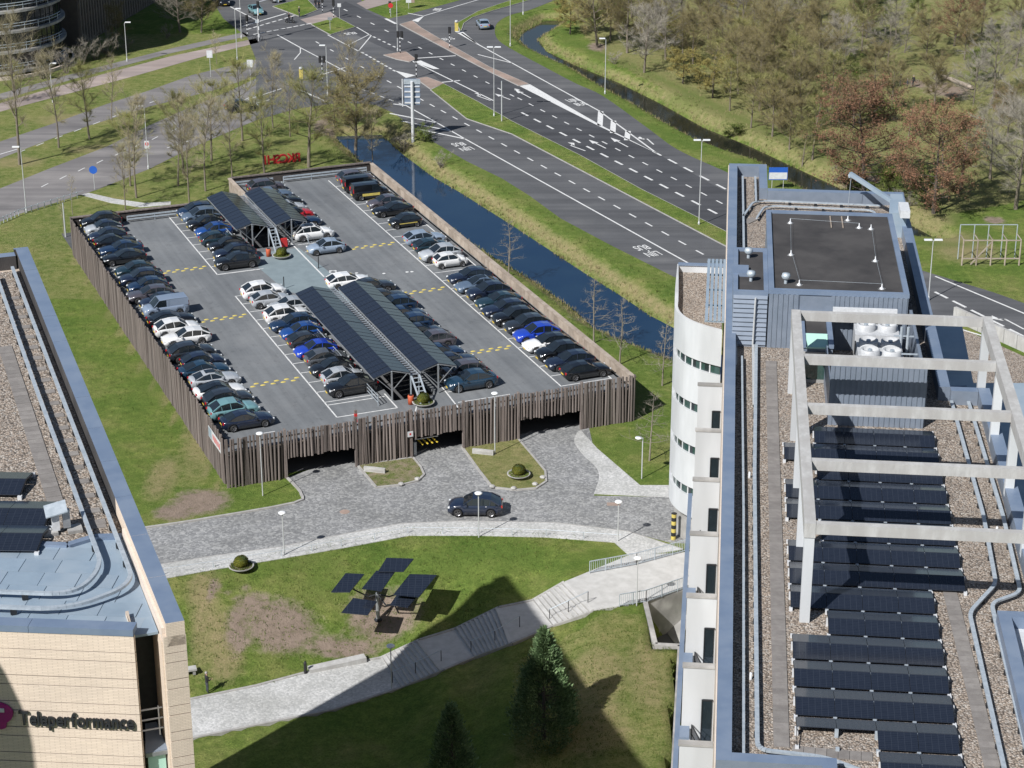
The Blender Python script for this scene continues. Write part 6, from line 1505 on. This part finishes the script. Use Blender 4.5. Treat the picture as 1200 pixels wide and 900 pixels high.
# ============================================================ trees
def make_tree(seed, H=12.0, r=.16, cb=.3, cr=3.0, limbs=16, up=.7, subs=5, twigs=4200, tl=.8, tw=.028, leaves=0, ls=.2, shape='ovoid', bark='bark', twm='twig', lfm=None, multi=1, droop=0.0):
    R_ = random.Random(seed); tr, cn, lf = MB(), MB(), MB()
    pts_, seg = [], []
    def curve(a, d, L, r0, r1, n=4, bend=.12, bu=0.0, sides=5):
        out_ = [Vector(a)]; d = Vector(d).normalized()
        for k in range(n):
            d = (d+Vector((R_.gauss(0,bend),R_.gauss(0,bend),R_.gauss(0,bend)+bu))).normalized(); out_.append(out_[-1]+d*(L/n))
        for k in range(n):
            t0, t1 = k/n, (k+1)/n; tr.tube(out_[k],out_[k+1],r0+(r1-r0)*t0,r0+(r1-r0)*t1,sides,cap=False)
        return out_, d
    stems = []
    for m in range(multi):
        if multi == 1: d = Vector((R_.gauss(0,.02),R_.gauss(0,.02),1)); a = Vector((0,0,-.1))
        else:
            an = 6.283*m/multi+R_.uniform(-.4,.4); d = Vector((.45*math.cos(an),.45*math.sin(an),1)); a = Vector((.1*math.cos(an),.1*math.sin(an),-.1))
        ps, _ = curve(a,d,H*.93*R_.uniform(.85,1.0) if multi > 1 else H*.95,r/(multi**.5),.02,8,.03,.02,7); stems.append(ps)
    def prof(t):
        if shape == 'ovoid': return math.sin(math.pi*min(1,max(0,t*.88+.12)))**.8
        if shape == 'cone': return 1.05-t
        if shape == 'vase': return .35+.75*t if t < .75 else .9*(1-(t-.75)*2.2)
        return math.sqrt(max(0,1-(t*1.5-.6)**2)) if t < 1 else .2
    n_l = max(1,limbs//multi)
    for ps in stems:
        for i in range(n_l):
            t = (i+R_.random())/n_l; hh = cb+(1-cb)*t*.97; k = hh*(len(ps)-1); j = min(int(k),len(ps)-2); p = ps[j].lerp(ps[j+1],k-j)
            an = i*2.39996+R_.uniform(-.5,.5); L = cr*prof(t)*R_.uniform(.75,1.15); L = max(L,.4)
            el = up*R_.uniform(.7,1.3)*(.6+.5*t); d = Vector((math.cos(an)*math.cos(el),math.sin(an)*math.cos(el),math.sin(el)))
            lp_, dl = curve(p,d,L/max(.35,math.cos(el)) if shape != 'cone' else L,max(.014,r*.32*(1-t*.7)),.009,4,.10,.04-droop,4); seg.append((lp_,L))
            for q in range(subs):
                tt = R_.uniform(.25,.95)*(len(lp_)-1); j2 = min(int(tt),len(lp_)-2); sp = lp_[j2].lerp(lp_[j2+1],tt-j2)
                sd = (dl+Vector((R_.gauss(0,.7),R_.gauss(0,.7),R_.gauss(0,.5)+.15-droop))).normalized()
                sl_2, _ = curve(sp,sd,L*R_.uniform(.28,.55),.016,.006,2,.12,.03,3); seg.append((sl_2,L*.5))
    wts = [s[1] for s in seg]
    for k in range(twigs):
        lp_, L = R_.choices(seg,wts)[0] if k % 8 == 0 else seg[R_.randrange(len(seg))]
        tt = R_.uniform(.2,1.0)*(len(lp_)-1); j = min(int(tt),len(lp_)-2); p = lp_[j].lerp(lp_[j+1],tt-j); d0 = (lp_[j+1]-lp_[j]).normalized()
        d = (d0*.8+Vector((R_.gauss(0,.55),R_.gauss(0,.55),R_.gauss(0,.4)+.32-droop*2))).normalized(); l_ = tl*R_.uniform(.4,1.2)
        x = d.cross(Vector((R_.gauss(0,1),R_.gauss(0,1),R_.gauss(0,1)))).normalized()*tw; e = p+d*l_
        cn.add([p-x*.5,p+x*.5,e],[(0,1,2)])
        pts_.append((e,d)); pts_.append((p.lerp(e,.55),d))
    for k in range(leaves):
        p, d = pts_[R_.randrange(len(pts_))]; q = p+Vector((R_.gauss(0,.12),R_.gauss(0,.12),R_.gauss(0,.1)))
        a = Vector((R_.gauss(0,1),R_.gauss(0,1),R_.gauss(0,.5))).normalized()*ls*R_.uniform(.6,1.2); b_ = a.cross(Vector((R_.gauss(0,.4),R_.gauss(0,.4),1))).normalized()*ls*.7
        lf.add([q-a,q+b_,q+a,q-b_],[(0,1,2,3)])
    meshes = [('trunk',tr.mesh('trunk',M[bark],True)),('crown',cn.mesh('crown',M[twm]))]
    if leaves: meshes.append(('foliage',lf.mesh('foliage',M[lfm])))
    return meshes, H
PROTO = {
 'slim':[make_tree(s,13,.14,.28,2.5,22,.95,6,4300,1.1,.0135,twm='twig') for s in (1,2,3)],
 'olive_bare':[make_tree(s,11,.16,.25,3.2,22,.85,6,5200,1.05,.016,2200,.05,'ovoid','bark','twig_olive','leaf_green') for s in (4,5)],
 'brown':[make_tree(s,11,.2,.2,3.8,28,.75,7,12000,1.1,.019,5500,.06,'round','bark','twig_brown','leaf_olive') for s in (6,7,8)],
 'grey':[make_tree(s,12,.22,.2,4.2,26,.7,7,10000,1.1,.017,shape='round',bark='bark',twm='twig_grey') for s in (9,10)],
 'young':[make_tree(s,6.5,.075,.25,1.9,24,.18,3,600,.5,.012,shape='cone',bark='bark_pale',twm='twig_grey') for s in (12,13)],
 'sapling':[make_tree(s,7,.07,.55,.9,12,.8,3,500,.5,.013,bark='bark_pale',twm='twig') for s in (14,15)],
 'olive':[make_tree(s,9,.2,.2,4.4,24,.35,6,3500,.8,.012,9000,.11,'round','bark_dark','twig_brown','leaf_olive') for s in (16,17)],
 'green':[make_tree(s,8,.16,.15,3.2,22,.6,6,3500,.7,.012,8000,.095,'round','bark_dark','twig_olive','leaf_green') for s in (18,19)],
 'red':[make_tree(s,10,.22,.12,4.2,34,.35,8,3500,.8,.016,20000,.075,'round','bark_dark','twig_brown','leaf_red') for s in (20,21)],
 'shrub':[make_tree(s,3.2,.12,.15,1.6,18,.9,5,1600,.6,.018,bark='bark',twm='twig_grey',multi=5,shape='vase') for s in (22,23)],
 'bush':[make_tree(s,2.2,.08,.1,1.5,16,.6,5,900,.5,.018,2500,.08,'round','bark_dark','twig_brown','leaf_green',4) for s in (24,)],
}
tcount = {}
def tree(kind, u, v, vt, label, name='bare_tree', group=None, wide=1.0, z=None):
    p = G(u,v) if z is None else P(u,v,z); h = hgt(u,v,vt,p.z); n_ = tcount.get(kind,0); tcount[kind] = n_+1
    ms_, H0 = PROTO[kind][n_ % len(PROTO[kind])]
    t = thing(name,label,'shrub' if kind in ('shrub','bush') else 'tree',tuple(p),RND.uniform(0,6.28),group); s = h/H0; t.scale = (s*wide,s*wide,s)
    for nm,me_ in ms_: link(nm,me_,t)
    return t
AV = 'bare avenue trees by the left road'
SL = [(23,193,18),(69,173,58),(105,163,75),(131,141,68),(153,218,132),(160,232,110),(209,218,110),(215,203,105),(241,224,110),(248,188,92),(284,165,68),(222,238,140),(147,246,170),(272,207,120),(20,120,70),(254,75,38),(320,150,60),(340,160,80)]
SL.sort()
for i,(u,v,vt) in enumerate(SL): tree('slim' if i % 3 else 'olive_bare',u,v,vt,'slim bare avenue tree by the left road, %s from the left'%nth(i),'avenue_tree',AV,1.0)
tree('olive_bare',362,196,86,'broad bare olive tree behind the red letters','avenue_tree',None,1.35); tree('olive_bare',310,203,110,'leaning bare tree beside the red letters','avenue_tree',None,1.0)
tree('brown',417,182,92,'round brown twiggy tree at the head of the canal','twiggy_tree',None,1.35); tree('slim',437,194,128,'pale bare tree at the back corner of the deck above the canal','bare_tree',None,1.1); tree('slim',406,132,45,'tall slim bare tree standing before the junction','bare_tree',None,.9); tree('brown',392,150,105,'low brown twiggy tree left of the canal head','twiggy_tree',None,1.2)
tree('grey',211,38,-28,'big bare tree with pale crown at top left lawn','bare_tree',None,1.3); tree('brown',236,38,-22,'bare tree right of the big one on top left lawn','bare_tree',None,1.1)
for i,(u,v,vt) in enumerate(((75,276,232),(85,252,205))): tree('sapling',u,v,vt,'thin staked sapling %s the left back corner of the deck'%['nearest','just behind'][i],'sapling')
CY = [(596,324,254,'young bare tree by the canal, farthest along the deck wall'),(696,402,320,'young bare tree between deck wall and canal, second from the tower'),(726,427,345,'young bare tree between deck wall and canal, nearest the deck corner'),(776,452,374,'young bare tree beside the white stair tower at the canal'),(761,540,455,'young bare tree on the lawn beside the lamp post and tower')]
for u,v,vt,lb in CY: tree('young',u,v,vt,lb,'young_tree','young trees along the canal',1.15)
for i,(u,v,vt) in enumerate(((22,95,70),(50,92,62),(78,86,56),(96,76,50),(112,70,44),(128,66,40),(148,60,44))): tree('shrub',u,v,vt,'bare bush at the foot of the round office, %s from the left'%nth(i),'bare_shrub','bare bushes by the round office',1.2)
tree('brown',138,58,10,'small brown tree before the finned office wing','bare_tree',None,.9); tree('shrub',196,45,30,'bare bush on the verge below the top left lawn','bare_shrub')
tree('bush',497,166,152,'dark green bush at the foot of the direction sign','shrub'); tree('shrub',473,178,156,'brown bush on the canal bank left of the direction sign','bare_shrub',None,1.3); tree('shrub',517,197,180,'brown bush on the canal bank right of the direction sign','bare_shrub',None,1.3)
# woodland: each tree of its own
WD = [('olive',668,40,0),('brown',700,55,-25),('brown',735,62,-20),('olive',800,98,58),('olive',790,55,18),('olive',835,115,70),('green',725,35,5),('grey',755,85,10),('brown',775,40,-30),('grey',800,30,-40),('brown',830,55,-15),('brown',845,85,20),('grey',870,60,-20),('brown',865,110,45),('brown',890,130,55),('olive_bare',880,150,85),('brown',905,95,20),('grey',920,60,-10),('olive_bare',930,120,40),('brown',940,150,80),('olive_bare',952,187,110),('brown',960,75,5),('grey',985,95,25),('brown',1010,60,0),('olive_bare',975,130,60),('green',1015,45,-5),('grey',1040,80,20),('olive',870,35,-5),('grey',1050,45,-5),('green',1075,30,0),('red',1118,54,-8),('red',1012,238,102),('red',1094,250,130),('brown',1130,70,20),('grey',1165,115,35),('grey',1190,80,15),('red',1175,140,105),('brown',1095,125,70),('olive_bare',1126,222,125),('grey',1190,245,118),('grey',1160,210,130),('brown',1045,130,75),('olive_bare',940,195,140),('green',1085,240,205),('grey',1215,190,80),('brown',1150,40,-15),('brown',1195,35,-20),('brown',910,30,-40),('olive_bare',850,20,-45),('grey',950,25,-40),('brown',1000,10,-50),('brown',740,20,-40),('brown',690,15,-45),('olive_bare',820,10,-50),('brown',905,160,100),('brown',925,175,120),('green',1040,240,200),('brown',1000,150,95),('brown',715,48,-10),('olive_bare',760,50,-5),('brown',812,75,15),('olive_bare',855,130,70),('brown',890,75,5),('olive_bare',905,125,60),('brown',930,95,30),('brown',965,110,45),('olive_bare',990,75,10),('brown',1025,105,55),('olive_bare',915,150,85),('brown',885,105,40),('brown',945,60,-10),('grey',780,70,5),('brown',830,30,-35),('olive_bare',870,90,20),('brown',1085,70,20),('grey',1140,130,70),('brown',1180,165,105),('olive_bare',1105,195,130),('green',850,100,65),('olive_bare',800,62,10),('green',905,60,25),('olive_bare',835,98,45),('green',960,150,112),('olive_bare',1060,62,12),('green',1145,95,60),('olive_bare',885,40,-20),('olive_bare',760,30,-30),('green',995,105,70),('green',700,38,12),('olive_bare',1065,160,110)]
WN = {'olive':('olive-leaved tree','leafy_tree'),'brown':('brown twiggy tree','twiggy_tree'),'grey':('grey bare tree','bare_tree'),'olive_bare':('pale olive bare tree','bare_tree'),'green':('small green-leaved tree','leafy_tree'),'red':('rust-red leafed tree','red_tree')}
cnt = {}
for kd,u,v,vt in sorted(WD,key=lambda q:(q[0],q[1])):
    i = cnt.get(kd,0); cnt[kd] = i+1
    tree(kd,u,v,vt,'%s in the wood, %s of its kind from the left'%(WN[kd][0],nth(i)),WN[kd][1],'trees of the wood at top right',{'red':.98,'olive':1.1,'green':1.1}.get(kd,1.15))
for i,(u,v,vt) in enumerate(((1060,245,222),(1000,228,212),(985,215,198),(860,160,148),(720,75,62),(1025,140,118),(1100,100,82))): tree('bush' if i % 2 else 'shrub',u,v,vt,'low undergrowth bush at the wood edge, %s listed towards the clearing'%nth(i),'shrub','undergrowth bushes',1.4)
# conifers on the lower lawn
def conifer(u, v, vt, wpx, label, n=5200):
    p = G(u,v); h = hgt(u,v,vt,p.z); rmax = (P(u+wpx,v,p.z)-p).length; t = thing('conifer',label,'tree',tuple(p),0); R_ = random.Random(u)
    MB().tube((0,0,-.1),(0,0,h*.95),.16,.02,8).build('trunk',M['bark_dark'],t)
    cl_ = []
    for k in range(260):
        tt = R_.random()**.85; z = h*(.03+.95*tt); rr = rmax*(1.0 if tt < .12 else (1-((tt-.12)/.88)**1.35))*R_.uniform(.72,1.08)+.05; an = R_.uniform(0,6.283); cl_.append((Vector((rr*math.cos(an),rr*math.sin(an),z)),an,.20+.22*(1-tt)))
    lf = MB()
    for k in range(n):
        c,an,sz = cl_[R_.randrange(len(cl_))]; inner = R_.random() < .25
        q = c*1.0+Vector((R_.gauss(0,sz*.55),R_.gauss(0,sz*.55),R_.gauss(0,sz*.75)))
        if inner: q = Vector((q.x*.7,q.y*.7,q.z))
        d = Vector((math.cos(an)*.6,math.sin(an)*.6,.75+R_.gauss(0,.3))).normalized(); a = d*R_.uniform(.10,.2); b_ = d.cross(Vector((R_.gauss(0,1),R_.gauss(0,1),R_.gauss(0,1)))).normalized()*R_.uniform(.03,.07)
        lf.add([q-b_,q+b_,q+a+b_*.4,q+a*1.5,q+a-b_*.4],[(0,1,2,3,4)])
    lf.build('foliage',M['leaf_conifer'],t)
    br = MB()
    for c,an,sz in cl_[:120]: br.tube((0,0,max(.1,c.z-.3)),c,.03,.01,4,cap=False)
    br.build('branches',M['bark_dark'],t)
conifer(637,866,737,36,'large bushy conifer standing on the lower lawn right of the steps',24000)
conifer(530,925,826,27,'dark conifer in the building shade at the bottom edge',9000)
# reeds and rough tufts along the water and on the verges
R_ = random.Random(77); rd, bl = MB(), MB()
def tuft(mb, x, y, z, h, n, spread):
    for k in range(n):
        an = R_.uniform(0,6.283); b_ = Vector((x+R_.gauss(0,spread),y+R_.gauss(0,spread),z-.03)); w_ = Vector((math.cos(an),math.sin(an),0))*.035; e = b_+Vector((R_.gauss(0,.18)*h,R_.gauss(0,.18)*h,h*R_.uniform(.6,1.1)))
        mb.add([b_-w_,b_+w_,e],[(0,1,2)])
def along(poly, n, off, mb, h):
    m = len(poly); Ls = [math.dist(poly[i],poly[(i+1)%m]) for i in range(m)]
    for k in range(n):
        i = R_.choices(range(m),Ls)[0]; a,b_ = Vector(poly[i]),Vector(poly[(i+1)%m]); p = a.lerp(b_,R_.random()); d = (b_-a).normalized(); nn = Vector((d.y,-d.x)); o_ = R_.uniform(-.1,off)
        q = p+nn*o_; q2 = p-nn*o_
        ins = inpoly(np.array([q.x,q2.x]),np.array([q.y,q2.y]),poly)
        q = q2 if ins[0] and not ins[1] else q
        z = float(terrain(np.array([q.x]),np.array([q.y]))[0]); tuft(mb,q.x,q.y,z,h,R_.randint(4,8),.15)
along(CANAL,900,1.5,rd,.38); along(DITCH,900,1.2,rd,.42); along(CANAL,900,4.5,bl,.28); along(DITCH,900,3.5,bl,.3)
def area(poly, n, mb, h):
    pw = poly; xs_ = [p[0] for p in pw]; ys_ = [p[1] for p in pw]; c = 0
    X_ = np.array([R_.uniform(min(xs_),max(xs_)) for _ in range(n*3)]); Y_ = np.array([R_.uniform(min(ys_),max(ys_)) for _ in range(n*3)]); ok = inpoly(X_,Y_,pw); Z_ = terrain(X_,Y_)
    for x,y,z,o in zip(X_,Y_,Z_,ok):
        if o and c < n: tuft(mb,x,y,z,h,R_.randint(3,6),.12); c += 1
area(W([(200,690),(330,660),(480,632),(560,632),(700,640),(640,680),(560,710),(440,765),(300,800),(225,815)],-1.2),2600,bl,.16)
area(W([(610,760),(720,715),(760,720),(790,780),(785,900),(600,900)],-.8),1800,bl,.15)
area(W([(20,300),(80,260),(250,540),(180,590)]),1500,bl,.15)
area(W([(700,70),(900,170),(1000,225),(1100,255),(1200,240),(1200,60),(1000,60)]),1600,rd,.4)
tag(rd.build('reeds',M['reed']),'pale dry reeds and rough grass along the water edges','reeds',kind='stuff')
tag(bl.build('grass_tufts',M['blade']),'short green grass tufts on banks and lawns','grass',kind='stuff')
